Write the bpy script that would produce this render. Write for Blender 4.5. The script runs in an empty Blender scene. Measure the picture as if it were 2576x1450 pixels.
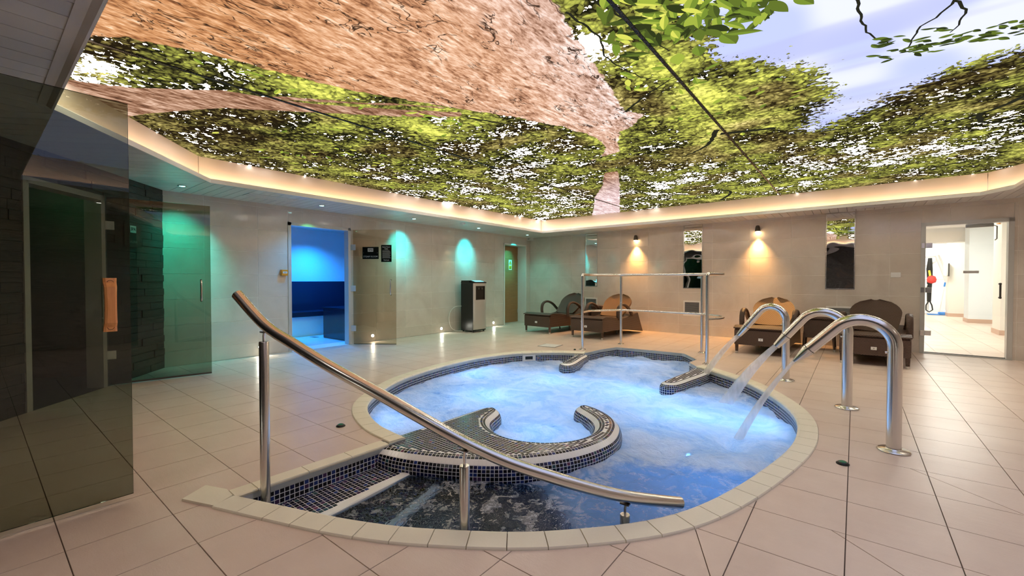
import bpy, bmesh, math, random
import numpy as np
from mathutils import Vector, Matrix, noise as mnoise
from mathutils.geometry import delaunay_2d_cdt, tessellate_polygon
random.seed(7); rng = np.random.default_rng(7)
scene = bpy.context.scene
COL = scene.collection
PI = math.pi
def R(d): return math.radians(d)

# ------------------------------------------------------------------ camera, world, exposure
CAM_H = 1.12
cam_d = bpy.data.cameras.new('camera'); cam = bpy.data.objects.new('camera', cam_d); COL.objects.link(cam)
cam_d.sensor_width = 36.0; cam_d.lens = 1085.0/2576.0*36.0
cam_d.clip_start = 0.02; cam_d.clip_end = 100
cam.location = (0, 0, CAM_H); cam.rotation_euler = (R(90-1.003), 0, R(38.5))
scene.camera = cam
w = bpy.data.worlds.new('world'); scene.world = w; w.use_nodes = True
w.node_tree.nodes['Background'].inputs[0].default_value = (0.02, 0.02, 0.02, 1)
w.node_tree.nodes['Background'].inputs[1].default_value = 0.2
scene.view_settings.view_transform = 'Standard'; scene.view_settings.look = 'None'
scene.view_settings.exposure = 0.32; scene.view_settings.gamma = 1.0
scene.view_settings.use_curve_mapping = False
scene.cycles.max_bounces = 7; scene.cycles.diffuse_bounces = 4; scene.cycles.use_adaptive_sampling = True; scene.cycles.adaptive_threshold = 0.04; scene.cycles.adaptive_min_samples = 16; scene.cycles.glossy_bounces = 4; scene.cycles.transparent_max_bounces = 12
scene.cycles.caustics_reflective = False; scene.cycles.caustics_refractive = True
PRINT_GAIN = 1.0        # backlit ceiling print
GAP_GAIN = 21.0           # clear film between the printed leaves
COVE_GAIN = 33.0         # LED strip in the cove

# ------------------------------------------------------------------ helpers: nodes
class NT:
    def __init__(s, name):
        s.m = bpy.data.materials.new(name); s.m.use_nodes = True
        s.t = s.m.node_tree; s.t.nodes.clear()
        s.out = s.n('ShaderNodeOutputMaterial')
    def n(s, typ, **kw):
        nd = s.t.nodes.new(typ)
        for k, v in kw.items(): setattr(nd, k, v)
        return nd
    def l(s, a, b): s.t.links.new(a, b)
    def put(s, sock, v):
        if isinstance(v, bpy.types.NodeSocket): s.l(v, sock)
        elif v is not None:
            if isinstance(v, (tuple, list)) and len(v) == 3 and sock.type == 'RGBA': v = (*v, 1)
            sock.default_value = v
    def math(s, op, a, b=None, c=None, clamp=False):
        nd = s.n('ShaderNodeMath', operation=op); nd.use_clamp = clamp
        for i, v in enumerate((a, b, c)):
            if v is not None: s.put(nd.inputs[i], v)
        return nd.outputs[0]
    def mix(s, f, a, b, blend='MIX'):
        nd = s.n('ShaderNodeMix', data_type='RGBA', blend_type=blend)
        s.put(nd.inputs[0], f); s.put(nd.inputs[6], a); s.put(nd.inputs[7], b)
        return nd.outputs[2]
    def ramp(s, f, stops, interp='LINEAR'):
        nd = s.n('ShaderNodeValToRGB'); cr = nd.color_ramp; cr.interpolation = interp
        while len(cr.elements) < len(stops): cr.elements.new(0.5)
        for e, (p, c) in zip(cr.elements, stops):
            e.position = p; e.color = (*c, 1) if len(c) == 3 else c
        s.put(nd.inputs[0], f); return nd.outputs[0]
    def noise(s, vec=None, scale=5, detail=2, rough=0.5, dist=0.0):
        nd = s.n('ShaderNodeTexNoise'); nd.inputs['Scale'].default_value = scale
        nd.inputs['Detail'].default_value = detail; nd.inputs['Roughness'].default_value = rough
        nd.inputs['Distortion'].default_value = dist
        if vec is not None: s.l(vec, nd.inputs['Vector'])
        return nd.outputs['Fac']
    def voro(s, vec=None, scale=5, feature='F1', rnd=1.0):
        nd = s.n('ShaderNodeTexVoronoi', feature=feature); nd.inputs['Scale'].default_value = scale
        nd.inputs['Randomness'].default_value = rnd
        if vec is not None: s.l(vec, nd.inputs['Vector'])
        return nd
    def obj(s): return s.n('ShaderNodeTexCoord').outputs['Object']
    def geo(s): return s.n('ShaderNodeNewGeometry').outputs['Position']
    def map(s, vec, scale=(1, 1, 1), rot=(0, 0, 0), loc=(0, 0, 0)):
        nd = s.n('ShaderNodeMapping'); s.l(vec, nd.inputs[0])
        nd.inputs['Location'].default_value = loc; nd.inputs['Rotation'].default_value = rot; nd.inputs['Scale'].default_value = scale
        return nd.outputs[0]
    def attr(s, name): return s.n('ShaderNodeAttribute', attribute_name=name).outputs['Fac']
    def rnd(s): return s.n('ShaderNodeObjectInfo').outputs['Random']
    def smooth(s, v, a, b):
        nd = s.n('ShaderNodeMapRange', interpolation_type='SMOOTHSTEP'); nd.clamp = True
        s.put(nd.inputs[0], v); nd.inputs[1].default_value = a; nd.inputs[2].default_value = b
        return nd.outputs[0]
    def bump(s, h, strength=0.3, dist=0.01):
        nd = s.n('ShaderNodeBump'); nd.inputs['Strength'].default_value = strength; nd.inputs['Distance'].default_value = dist
        s.l(h, nd.inputs['Height']); return nd.outputs[0]
    def pr(s, color=(.8, .8, .8), rough=.5, metal=0.0, spec=.5, normal=None, coat=0.0, emis=None, estr=0.0):
        nd = s.n('ShaderNodeBsdfPrincipled')
        s.put(nd.inputs['Base Color'], color); s.put(nd.inputs['Roughness'], rough); s.put(nd.inputs['Metallic'], metal)
        s.put(nd.inputs['Specular IOR Level'], spec); s.put(nd.inputs['Coat Weight'], coat)
        if normal is not None: s.l(normal, nd.inputs['Normal'])
        if emis is not None: s.put(nd.inputs['Emission Color'], emis); s.put(nd.inputs['Emission Strength'], estr)
        s.l(nd.outputs[0], s.out.inputs[0]); return nd
    def done(s, sh=None):
        if sh is not None: s.l(sh, s.out.inputs[0])
        return s.m

def simple(name, color, rough=.5, metal=0.0, spec=.5, coat=0.0):
    t = NT(name); t.pr(color, rough, metal, spec, coat=coat); return t.m
def emit(name, color, strength):
    t = NT(name); e = t.n('ShaderNodeEmission'); t.put(e.inputs[0], color); e.inputs[1].default_value = strength
    return t.done(e.outputs[0])

M = {}
def build_materials():
    # polished stone wall tile
    t = NT('wall_stone'); g = t.geo(); r = t.rnd()
    big = t.noise(g, 1.6, 5, .6, .6); fine = t.noise(g, 55, 4, .6)
    vein = t.voro(t.map(g, (1.2, 1.2, 2.0), (0.4, 0.6, 0.3)), 1.6, 'DISTANCE_TO_EDGE')
    vein = t.smooth(t.math('ADD', vein.outputs[0], t.math('MULTIPLY', t.noise(g, 5, 4, .6), .12)), .055, .075)
    col = t.ramp(big, [(.28, (.60, .53, .465)), (.52, (.71, .645, .575)), (.75, (.78, .72, .65))])
    col = t.mix(t.math('MULTIPLY', t.math('SUBTRACT', 1.0, vein), .22), col, (.72, .66, .58))
    col = t.mix(t.math('MULTIPLY', fine, .20), col, (.48, .42, .36))
    col = t.mix(t.math('MULTIPLY', r, .30), col, (.56, .49, .425))
    wav = t.bump(t.noise(g, 1.3, 1, .4), .12, .02)
    t.pr(col, .075, 0, .5, wav); M['wall'] = t.m
    M['wall_grout'] = simple('wall_grout', (.84, .80, .73), .5)
    # floor tile
    t = NT('floor_stone'); g = t.geo(); r = t.rnd()
    a = t.noise(t.map(g, (1, 1, 1), (0, 0, .5)), 2.0, 5, .6); b = t.noise(t.map(g, (6, 26, 1), (0, 0, .6)), 1.4, 4, .6); f = t.noise(g, 160, 2, .6)
    col = t.ramp(a, [(.3, (.73, .575, .475)), (.55, (.80, .65, .545)), (.75, (.84, .705, .605))])
    col = t.mix(t.math('MULTIPLY', f, .15), col, (.60, .48, .40))
    col = t.mix(t.math('MULTIPLY', r, .14), col, (.68, .55, .46))
    h = t.math('ADD', t.math('MULTIPLY', b, .6), t.math('MULTIPLY', f, .4))
    t.pr(col, .32, 0, .4, t.bump(h, .35, .004)); M['floor'] = t.m
    M['floor_grout'] = simple('floor_grout', (.16, .115, .085), .8)
    t = NT('coping_stone'); g = t.geo(); f = t.noise(g, 120, 3, .6); r = t.rnd()
    col = t.mix(t.math('MULTIPLY', f, .3), (.93, .88, .72), (.82, .75, .58)); col = t.mix(t.math('MULTIPLY', r, .2), col, (.82, .76, .62))
    t.pr(col, .5, 0, .35, t.bump(f, .15, .002)); M['coping'] = t.m
    M['coping_grout'] = simple('coping_grout', (.42, .36, .27), .8)
    M['trim_white'] = simple('pool_trim_white', (.80, .84, .83), .2)
    M['grout_white'] = simple('mosaic_grout', (.84, .86, .87), .6)
    for k, c in dict(black=(.006, .007, .014), navy=(.010, .014, .07), blue=(.02, .045, .20), purple=(.07, .035, .10), teal=(.03, .09, .10), rose=(.16, .05, .11)).items():
        M['mos_'+k] = simple('mosaic_'+k, c, .16, 0, .38)
    M['mos_white'] = simple('mosaic_white', (.92, .94, .92), .2)
    # mosaic under water (too far below the surface to pick the pieces apart)
    t = NT('basin_mosaic'); g = t.geo()
    def brk(vec):
        br = t.n('ShaderNodeTexBrick'); br.offset = 0.0; t.l(vec, br.inputs['Vector'])
        br.inputs['Color1'].default_value = (.012, .016, .05, 1); br.inputs['Color2'].default_value = (.02, .03, .09, 1); br.inputs['Mortar'].default_value = (.42, .46, .50, 1)
        br.inputs['Scale'].default_value = 1.0; br.inputs['Brick Width'].default_value = .027; br.inputs['Row Height'].default_value = .027; br.inputs['Mortar Size'].default_value = .0018
        return br.outputs[0]
    sx = t.n('ShaderNodeSeparateXYZ'); t.l(g, sx.inputs[0]); cb = t.n('ShaderNodeCombineXYZ'); t.put(cb.inputs[0], t.math('ADD', sx.outputs[0], sx.outputs[1])); t.l(sx.outputs[2], cb.inputs[1])
    nz_ = t.n('ShaderNodeSeparateXYZ'); t.l(t.n('ShaderNodeNewGeometry').outputs['Normal'], nz_.inputs[0])
    t.pr(t.mix(t.math('GREATER_THAN', t.math('ABSOLUTE', nz_.outputs[2]), .5), brk(cb.outputs[0]), brk(g)), .25); M['basin'] = t.m
    # metals
    t = NT('brushed_steel'); g = t.obj(); f = t.noise(t.map(g, (20, 20, 20)), 6, 2, .5)
    t.pr(t.mix(f, (.68, .66, .63), (.74, .72, .69)), t.math('ADD', .2, t.math('MULTIPLY', f, .05)), 1.0); M['brushed'] = t.m
    M['chrome'] = simple('polished_steel', (.74, .73, .71), .2, 1.0)
    M['darkmetal'] = simple('dark_metal', (.12, .11, .10), .35, .8)
    M['frame_grey'] = simple('frame_grey', (.55, .55, .53), .35, .2)
    M['white_paint'] = simple('white_paint', (.80, .79, .77), .4)
    M['fascia'] = simple('cove_paint', (.66, .61, .57), .55)
    t = NT('plank_white'); r = t.rnd(); t.pr(t.mix(r, (.66, .65, .64), (.74, .735, .725)), .38); M['plank'] = t.m
    M['plank_gap'] = simple('plank_gap', (.12, .12, .12), .8)
    M['black_seam'] = simple('black_seam', (.01, .01, .01), .5)
    # slate
    t = NT('slate'); g = t.geo(); r = t.rnd()
    f = t.noise(t.map(g, (3, 3, 30)), 2.5, 6, .65); c = t.noise(g, 3.5, 3, .6)
    col = t.ramp(f, [(.3, (.012, .012, .013)), (.55, (.04, .038, .036)), (.8, (.12, .11, .105))])
    col = t.mix(t.smooth(c, .5, .75), col, (.075, .045, .03)); col = t.mix(t.math('MULTIPLY', r, .5), col, (.02, .02, .022))
    t.pr(col, .3, 0, .5, t.bump(f, .6, .01)); M['slate'] = t.m
    M['slate_grout'] = simple('slate_joint', (.01, .01, .01), .8)
    # glass
    def glass(name, tint, refl=1.0, rough=0.0):
        t = NT(name); tr = t.n('ShaderNodeBsdfTransparent'); t.put(tr.inputs[0], tint)
        gl = t.n('ShaderNodeBsdfGlossy'); gl.inputs['Roughness'].default_value = rough
        fr = t.n('ShaderNodeFresnel'); fr.inputs[0].default_value = 1.5
        mx = t.n('ShaderNodeMixShader'); t.put(mx.inputs[0], t.math('MULTIPLY', fr.outputs[0], refl, clamp=True)); t.l(tr.outputs[0], mx.inputs[1]); t.l(gl.outputs[0], mx.inputs[2])
        return t.done(mx.outputs[0])
    M['glass_smoke'] = glass('smoked_glass', (.54, .57, .50), 1.1)
    M['glass_bronze'] = glass('bronze_glass', (.86, .81, .74))
    M['glass_clear'] = glass('clear_glass', (.97, .98, .97), .7)
    t = NT('mirror'); g = t.geo(); gl = t.n('ShaderNodeBsdfGlossy'); gl.inputs[0].default_value = (.86, .87, .87, 1); gl.inputs['Roughness'].default_value = .01
    t.l(t.bump(t.noise(t.map(g, (1, 1, 1.6)), 2.4, 1, .5), .16, .02), gl.inputs['Normal']); M['mirror'] = t.done(gl.outputs[0])
    # wicker
    def wicker(name, c1, c2):
        t = NT(name); o = t.obj()
        sx = t.n('ShaderNodeSeparateXYZ'); t.l(o, sx.inputs[0])
        u = t.math('SINE', t.math('MULTIPLY', t.math('ADD', sx.outputs[0], t.math('MULTIPLY', sx.outputs[1], .6)), 210.0))
        v = t.math('SINE', t.math('MULTIPLY', t.math('ADD', sx.outputs[2], t.math('MULTIPLY', sx.outputs[1], .5)), 330.0))
        h = t.math('ADD', t.math('MULTIPLY', t.math('MULTIPLY', u, v), .5), .5)
        col = t.mix(t.smooth(h, .2, .8), c1, c2)
        t.pr(col, .42, 0, .5, t.bump(h, .8, .004)); return t.m
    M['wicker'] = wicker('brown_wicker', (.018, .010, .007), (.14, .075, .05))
    M['wicker_lamplit'] = wicker('lamplit_wicker', (.10, .045, .015), (.40, .21, .09))  # brown wicker with the wall lamps' warm glow put into the colour
    # wood
    def wood(name, c1, c2, sc=(2, 2, 14)):
        t = NT(name); o = t.obj(); f = t.noise(t.map(o, sc), 3, 4, .6, .6)
        t.pr(t.mix(f, c1, c2), .4); return t.m
    M['oak'] = wood('oak_veneer', (.26, .125, .045), (.42, .22, .085), (1, 1, 9))
    M['handle_wood'] = wood('handle_wood', (.62, .23, .06), (.92, .45, .16), (30, 30, 3))
    M['black_plastic'] = simple('black_plastic', (.008, .009, .009), .3)
    M['silver'] = simple('silver_plastic', (.62, .60, .57), .35, .4)
    M['orange'] = simple('amber_plastic', (.75, .30, .02), .35)
    M['red'] = simple('red_fabric', (.75, .06, .05), .6)
    M['yellow'] = simple('yellow_print', (.85, .60, .05), .5)
    M['white'] = simple('white_plastic', (.82, .82, .80), .35)
    M['grey_text'] = simple('grey_print', (.42, .42, .40), .5)
    M['sign_black'] = simple('sign_black', (.006, .006, .006), .2)
    M['sign_brown'] = simple('sign_brown', (.05, .028, .02), .3)
    M['grille'] = simple('grille_grey', (.10, .10, .10), .4)
    M['green'] = simple('drain_green', (.02, .20, .09), .25)
    M['bluepl'] = simple('blue_plastic', (.05, .25, .70), .4)
    M['cable'] = simple('white_cable', (.78, .76, .72), .5)
    M['dado'] = simple('steam_dado', (.02, .022, .05), .15)
    M['steamwall'] = simple('steam_wall', (.78, .80, .82), .25)
    M['skirting'] = simple('tan_skirting', (.62, .44, .34), .5)
    M['cream'] = simple('cream_paint', (.84, .82, .76), .5)
    M['panel_white'] = simple('corridor_panel', (.82, .90, .95), .35)
    M['dark_void'] = simple('dark_room', (.03, .035, .03), .5)
    M['led_cyan'] = emit('led_cyan', (.25, .95, 1.0), 25.0)
    M['led_teal'] = emit('led_teal', (.15, 1.0, .75), 22.0)
    M['led_white'] = emit('led_white', (1.0, .98, .86), 30.0)
    M['led_warm'] = emit('led_warm', (1.0, .66, .32), 30.0)
    M['led_blue'] = emit('led_blue', (.2, .6, 1.0), 3.0)
    M['led_cove'] = emit('led_cove', (1.0, .60, .32), COVE_GAIN)
    M['lamp_panel'] = emit('corridor_lamp', (1.0, .97, .90), 48.0)
    M['screen'] = emit('cooler_screen', (.25, .85, 1.0), 1.4)
build_materials()

# ------------------------------------------------------------------ helpers: meshes and objects
class MB:
    def __init__(s): s.v = []; s.f = []; s.mi = []; s.sm = []
    def add(s, vs, fs, mi=0, smooth=False):
        o = len(s.v); s.v += [tuple(p) for p in vs]
        for f in fs: s.f.append(tuple(i+o for i in f)); s.mi.append(mi); s.sm.append(smooth)
        return s
    def box(s, x0, x1, y0, y1, z0, z1, mi=0, b=0.0):
        if b <= 0:
            vs = [(x, y, z) for z in (z0, z1) for y in (y0, y1) for x in (x0, x1)]
            return s.add(vs, [(0, 2, 3, 1), (4, 5, 7, 6), (0, 1, 5, 4), (2, 6, 7, 3), (0, 4, 6, 2), (1, 3, 7, 5)], mi)
        bm = bmesh.new(); bmesh.ops.create_cube(bm, size=1)
        for v in bm.verts: v.co = Vector(((x0+x1)/2+v.co.x*(x1-x0), (y0+y1)/2+v.co.y*(y1-y0), (z0+z1)/2+v.co.z*(z1-z0)))
        bmesh.ops.bevel(bm, geom=bm.edges[:], offset=b, segments=2, affect='EDGES', profile=.5)
        bm.verts.index_update(); s.add([v.co for v in bm.verts], [[v.index for v in f.verts] for f in bm.faces], mi); bm.free(); return s
    def prism(s, poly, z0, z1, mi=0):
        n = len(poly); vs = [(x, y, z0) for x, y in poly]+[(x, y, z1) for x, y in poly]
        fs = [tuple(range(n-1, -1, -1)), tuple(range(n, 2*n))]+[(i, (i+1) % n, n+(i+1) % n, n+i) for i in range(n)]
        return s.add(vs, fs, mi)
    def prism_x(s, poly, x0, x1, mi=0):   # poly in (y,z), extruded along x
        n = len(poly); vs = [(x0, y, z) for y, z in poly]+[(x1, y, z) for y, z in poly]
        fs = [tuple(range(n)), tuple(range(2*n-1, n-1, -1))]+[(i, n+i, n+(i+1) % n, (i+1) % n) for i in range(n)]
        return s.add(vs, fs, mi)
    def tube(s, path, r, seg=14, mi=0, cap=True, sx=1.0, up=None):
        P = [Vector(p) for p in path]; n = len(P); rs = r if isinstance(r, (list, tuple)) else [r]*n
        T = [(P[min(i+1, n-1)]-P[max(i-1, 0)]).normalized() for i in range(n)]
        nv = Vector(up) if up else (Vector((0, 0, 1)) if abs(T[0].z) < .9 else Vector((1, 0, 0)))
        vs = []
        for i in range(n):
            nv = (nv-T[i]*nv.dot(T[i])); nv.normalize(); bv = T[i].cross(nv)
            for k in range(seg):
                a = 2*PI*k/seg; vs.append(P[i]+nv*math.cos(a)*rs[i]+bv*math.sin(a)*rs[i]*sx)
        fs = [(i*seg+k, i*seg+(k+1) % seg, (i+1)*seg+(k+1) % seg, (i+1)*seg+k) for i in range(n-1) for k in range(seg)]
        s.add(vs, fs, mi, True)
        if cap:
            s.add(vs[:seg], [tuple(range(seg-1, -1, -1))], mi); s.add(vs[-seg:], [tuple(range(seg))], mi)
        return s
    def cyl(s, c, r, z0, z1, seg=20, mi=0, r2=None):
        return s.tube([(c[0], c[1], z0), (c[0], c[1], z1)], [r, r if r2 is None else r2], seg, mi)
    def disc_y(s, c, r, y0, y1, seg=20, mi=0):
        return s.tube([(c[0], y0, c[1]), (c[0], y1, c[1])], r, seg, mi)
    def lathe(s, prof, c=(0, 0), seg=24, mi=0):   # prof: (r,z)
        vs = []; n = len(prof)
        for r, z in prof:
            for k in range(seg): a = 2*PI*k/seg; vs.append((c[0]+r*math.cos(a), c[1]+r*math.sin(a), z))
        fs = [(i*seg+k, i*seg+(k+1) % seg, (i+1)*seg+(k+1) % seg, (i+1)*seg+k) for i in range(n-1) for k in range(seg)]
        s.add(vs, fs, mi, True); s.add(vs[-seg:], [tuple(range(seg))], mi); return s
    def grid(s, P, mi=0, smooth=True, closed=False):   # P[row][col] points
        r, c = len(P), len(P[0]); vs = [p for row in P for p in row]
        cc = c if closed else c-1
        fs = [(i*c+j, i*c+(j+1) % c, (i+1)*c+(j+1) % c, (i+1)*c+j) for i in range(r-1) for j in range(cc)]
        return s.add(vs, fs, mi, smooth)
    def mesh(s, name, mats):
        me = bpy.data.meshes.new(name); me.from_pydata(s.v, [], s.f)
        for m in (mats if isinstance(mats, (list, tuple)) else [mats]): me.materials.append(M[m] if isinstance(m, str) else m)
        me.polygons.foreach_set('material_index', s.mi); me.polygons.foreach_set('use_smooth', s.sm); me.update(); return me
def obj(name, mb, mats=None, parent=None):
    me = mb if isinstance(mb, bpy.types.Mesh) else mb.mesh(name, mats)
    o = bpy.data.objects.new(name, me); COL.objects.link(o)
    if parent is not None: o.parent = parent
    return o
def tag(o, label, cat, group=None):
    o['label'] = label; o['category'] = cat
    if group: o['group'] = group
    return o
def struct(o): o['kind'] = 'structure'; return o
def stuff(o): o['kind'] = 'stuff'; return o
def thing(name, label, cat, mat=None, group=None):
    o = bpy.data.objects.new(name, None); COL.objects.link(o); o.empty_display_size = .1
    if mat is not None: o.matrix_world = mat
    return tag(o, label, cat, group)
def copy_tree(o, parent=None):
    c = o.copy(); COL.objects.link(c); c.parent = parent
    for ch in list(o.children): copy_tree(ch, c)
    return c
def T(x, y, z=0, rz=0): return Matrix.Translation((x, y, z)) @ Matrix.Rotation(rz, 4, 'Z')
def lamp(name, kind, loc, color, energy, parent=None, size=.03, angle=60, blend=.5, direction=(0, 0, -1)):
    d = bpy.data.lights.new(name, kind); d.color = color; d.energy = energy
    if kind in ('POINT', 'SPOT'): d.shadow_soft_size = size
    if kind == 'SPOT': d.spot_size = R(angle); d.spot_blend = blend
    o = bpy.data.objects.new(name, d); COL.objects.link(o); o.location = loc
    o.rotation_euler = Vector(direction).to_track_quat('-Z', 'Y').to_euler()
    if parent is not None: o.parent = parent
    return o
FONT_CACHE = {}
def text(name, body, size, mat, parent, loc, rot=(PI/2, 0, 0), depth=.0006, align='CENTER'):
    cu = bpy.data.curves.new(name, 'FONT'); cu.body = body; cu.size = size; cu.extrude = depth; cu.align_x = align; cu.align_y = 'CENTER'; cu.resolution_u = 3
    tmp = bpy.data.objects.new(name+'_tmp', cu); COL.objects.link(tmp)
    dg = bpy.context.evaluated_depsgraph_get(); me = bpy.data.meshes.new_from_object(tmp.evaluated_get(dg))
    bpy.data.objects.remove(tmp); bpy.data.curves.remove(cu)
    me.name = name; me.materials.clear(); me.materials.append(M[mat])
    o = bpy.data.objects.new(name, me); COL.objects.link(o); o.parent = parent; o.location = loc; o.rotation_euler = rot
    return o
def catmull(pts, step, closed=False):
    P = [np.array(p, float) for p in pts]; n = len(P); out = []
    rngi = range(n) if closed else range(n-1)
    for i in rngi:
        g = (lambda k: P[k % n]) if closed else (lambda k: P[max(0, min(n-1, k))])
        p0, p1, p2, p3 = g(i-1), g(i), g(i+1), g(i+2)
        m = max(2, int(np.linalg.norm(p2-p1)/step*3))
        for k in range(m):
            t = k/m
            out.append(.5*((2*p1)+(-p0+p2)*t+(2*p0-5*p1+4*p2-p3)*t*t+(-p0+3*p1-3*p2+p3)*t**3))
    out.append(P[0] if closed else P[-1])
    return resample(out, step)
def resample(pts, step):
    P = np.array(pts, float); d = np.r_[0, np.cumsum(np.linalg.norm(np.diff(P, axis=0), axis=1))]
    n = max(1, round(d[-1]/step)); s = np.linspace(0, d[-1], n+1)
    return np.stack([np.interp(s, d, P[:, k]) for k in range(P.shape[1])], 1)
def pip(pts, poly):
    x, y = pts[:, 0], pts[:, 1]; ins = np.zeros(len(pts), bool); n = len(poly)
    for i in range(n):
        x0, y0 = poly[i]; x1, y1 = poly[(i+1) % n]
        c = ((y0 > y) != (y1 > y)); xi = (x1-x0)*(y-y0)/((y1-y0) if y1 != y0 else 1e-9)+x0
        ins ^= c & (x < xi)
    return ins
def pdist(pts, poly, closed=True):
    d = np.full(len(pts), 1e9); n = len(poly)
    for i in range(n if closed else n-1):
        a = np.array(poly[i]); b = np.array(poly[(i+1) % n]); ab = b-a
        t = np.clip(((pts-a)@ab)/max(ab@ab, 1e-12), 0, 1); q = pts-a-t[:, None]*ab
        d = np.minimum(d, np.hypot(q[:, 0], q[:, 1]))
    return d
def sdf(pts, poly): d = pdist(pts, poly); return np.where(pip(pts, poly), d, -d)
def clip_half(poly, a, b):   # keep the part left of the directed line a->b
    out = []; n = len(poly)
    f = lambda p: (b[0]-a[0])*(p[1]-a[1])-(b[1]-a[1])*(p[0]-a[0])
    for i in range(n):
        p, q = poly[i], poly[(i+1) % n]; fp, fq = f(p), f(q)
        if fp >= 0: out.append(p)
        if (fp > 0) != (fq > 0) and fp != fq and (fp*fq < 0):
            t = fp/(fp-fq); out.append((p[0]+(q[0]-p[0])*t, p[1]+(q[1]-p[1])*t))
    return out
def clip_convex(poly, clip):   # clip is CCW
    for i in range(len(clip)):
        if len(poly) < 3: return []
        poly = clip_half(poly, clip[i], clip[(i+1) % len(clip)])
    return poly
def area(poly): return .5*sum(poly[i][0]*poly[(i+1) % len(poly)][1]-poly[(i+1) % len(poly)][0]*poly[i][1] for i in range(len(poly)))
def shrink(poly, d):           # inset of a convex CCW polygon
    p = poly; n = len(poly)
    for i in range(n):
        a, b = poly[i], poly[(i+1) % n]; L = math.hypot(b[0]-a[0], b[1]-a[1])
        if L < 1e-6: continue
        nx, ny = -(b[1]-a[1])/L*d, (b[0]-a[0])/L*d
        p = clip_half(p, (a[0]+nx, a[1]+ny), (b[0]+nx, b[1]+ny))
        if len(p) < 3: return []
    return p
def rect_minus(r, hole):       # rectangles (x0,x1,z0,z1)
    x0, x1, z0, z1 = r; a0, a1, b0, b1 = hole
    if a1 <= x0 or a0 >= x1 or b1 <= z0 or b0 >= z1: return [r]
    out = []
    if a0 > x0: out.append((x0, a0, z0, z1))
    if a1 < x1: out.append((a1, x1, z0, z1))
    m0, m1 = max(x0, a0), min(x1, a1)
    if b0 > z0: out.append((m0, m1, z0, b0))
    if b1 < z1: out.append((m0, m1, b1, z1))
    return out

CEIL = 2.27
WALL_L = T(-6.93, 0, 0, PI/2)                              # local x runs along +Y, room on local -y
A_R, B_R = (-6.93, 9.5), (2.0, 9.08); ANG_R = math.atan2(B_R[1]-A_R[1], B_R[0]-A_R[0])
WALL_R = T(A_R[0], A_R[1], 0, ANG_R)
SL0 = (-6.93, 1.55); SLD = (.753, -.658); SL_LEN = 5.08
SL_E = (SL0[0]+SLD[0]*SL_LEN, SL0[1]+SLD[1]*SL_LEN)
WALL_S = T(SL_E[0], SL_E[1], 0, math.atan2(-SLD[1], -SLD[0]))  # local x = SL_LEN - distance from the corner
BACK_Y = -1.8; RIGHT_X = 4.4

# ------------------------------------------------------------------ tiled walls
TW, TH = .67, .335
def tiled_wall(name, mat, s0, s1, z1, holes, joint0, material='wall', grout='wall_grout', thick=.12, tw=TW, th=TH, z_off=-.135, gap=.0045, proud=.003, jitter=0.0, rows_shift=False):
    base = MB()
    rects = [(s0, s1, 0, z1)]
    for h in holes: rects = [q for r in rects for q in rect_minus(r, h)]
    for r in rects: base.box(r[0], r[1], proud, thick, r[2], r[3])
    wall = struct(obj(name, base, grout)); wall.matrix_world = mat
    cache = {}
    row = 0; z = z_off
    while z < z1:
        shift = (random.random()*tw if rows_shift else 0)
        s = joint0+shift-math.ceil((joint0+shift-s0)/tw)*tw
        while s < s1:
            rs = [(max(s, s0), min(s+tw, s1), max(z, 0), min(z+th, z1))]
            for h in holes: rs = [q for r in rs for q in rect_minus(r, h)]
            for r in rs:
                wd, ht = r[1]-r[0]-gap, r[3]-r[2]-gap
                if wd < .01 or ht < .01: continue
                key = (round(wd, 3), round(ht, 3))
                if key not in cache:
                    k = min(.0015, proud*.4); mb = MB()
                    vs = [(0, 0, 0), (wd, 0, 0), (wd, 0, ht), (0, 0, ht)]
                    fr = [(k, -proud, k), (wd-k, -proud, k), (wd-k, -proud, ht-k), (k, -proud, ht-k)]
                    mb.add(vs+fr, [(4, 5, 6, 7), (0, 1, 5, 4), (1, 2, 6, 5), (2, 3, 7, 6), (3, 0, 4, 7)])
                    cache[key] = mb.mesh('tile', material)
                o = obj('slate_tile' if material == 'slate' else 'wall_tile', cache[key], None, wall)
                o.location = (r[0]+gap/2, proud-(random.random()*jitter), r[2]+gap/2)
            s += tw
        z += th; row += 1
    return wall
STEAM_HOLE = (3.10, 4.16, 0, 2.03); OAK_HOLE = (8.38, 9.31, 0, 2.06)
wall_left = tiled_wall('wall_left', WALL_L, 1.45, 9.62, 2.65, [STEAM_HOLE, OAK_HOLE, (0, 10, CEIL+.02, 3)], 2.66)
R_LEN = 11.4
GDOOR = (7.73, 8.67, 0, 2.0)
wall_right = tiled_wall('wall_far', WALL_R, -.1, R_LEN, 2.65, [GDOOR, (-1, 20, CEIL+.02, 3)], 5.36)
SDOOR = (SL_LEN-1.93, SL_LEN-1.02, 0, 2.0)
wall_slate = tiled_wall('wall_slate', WALL_S, 0, SL_LEN-.02, 2.65, [SDOOR, (-1, 20, CEIL+.02, 3)], .1, 'slate', 'slate_grout', .14, .45, .085, 0.0, .001, .014, .011, True)
# walls behind and beside the camera
mb = MB(); mb.box(-6.95, RIGHT_X, BACK_Y-.12, BACK_Y, 0, 2.65); wall_back = struct(obj('wall_back', mb, 'slate'))
mb = MB(); mb.box(RIGHT_X, RIGHT_X+.12, BACK_Y-.12, 9.4, 0, 2.65); wall_side = struct(obj('wall_side', mb, 'wall'))

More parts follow.
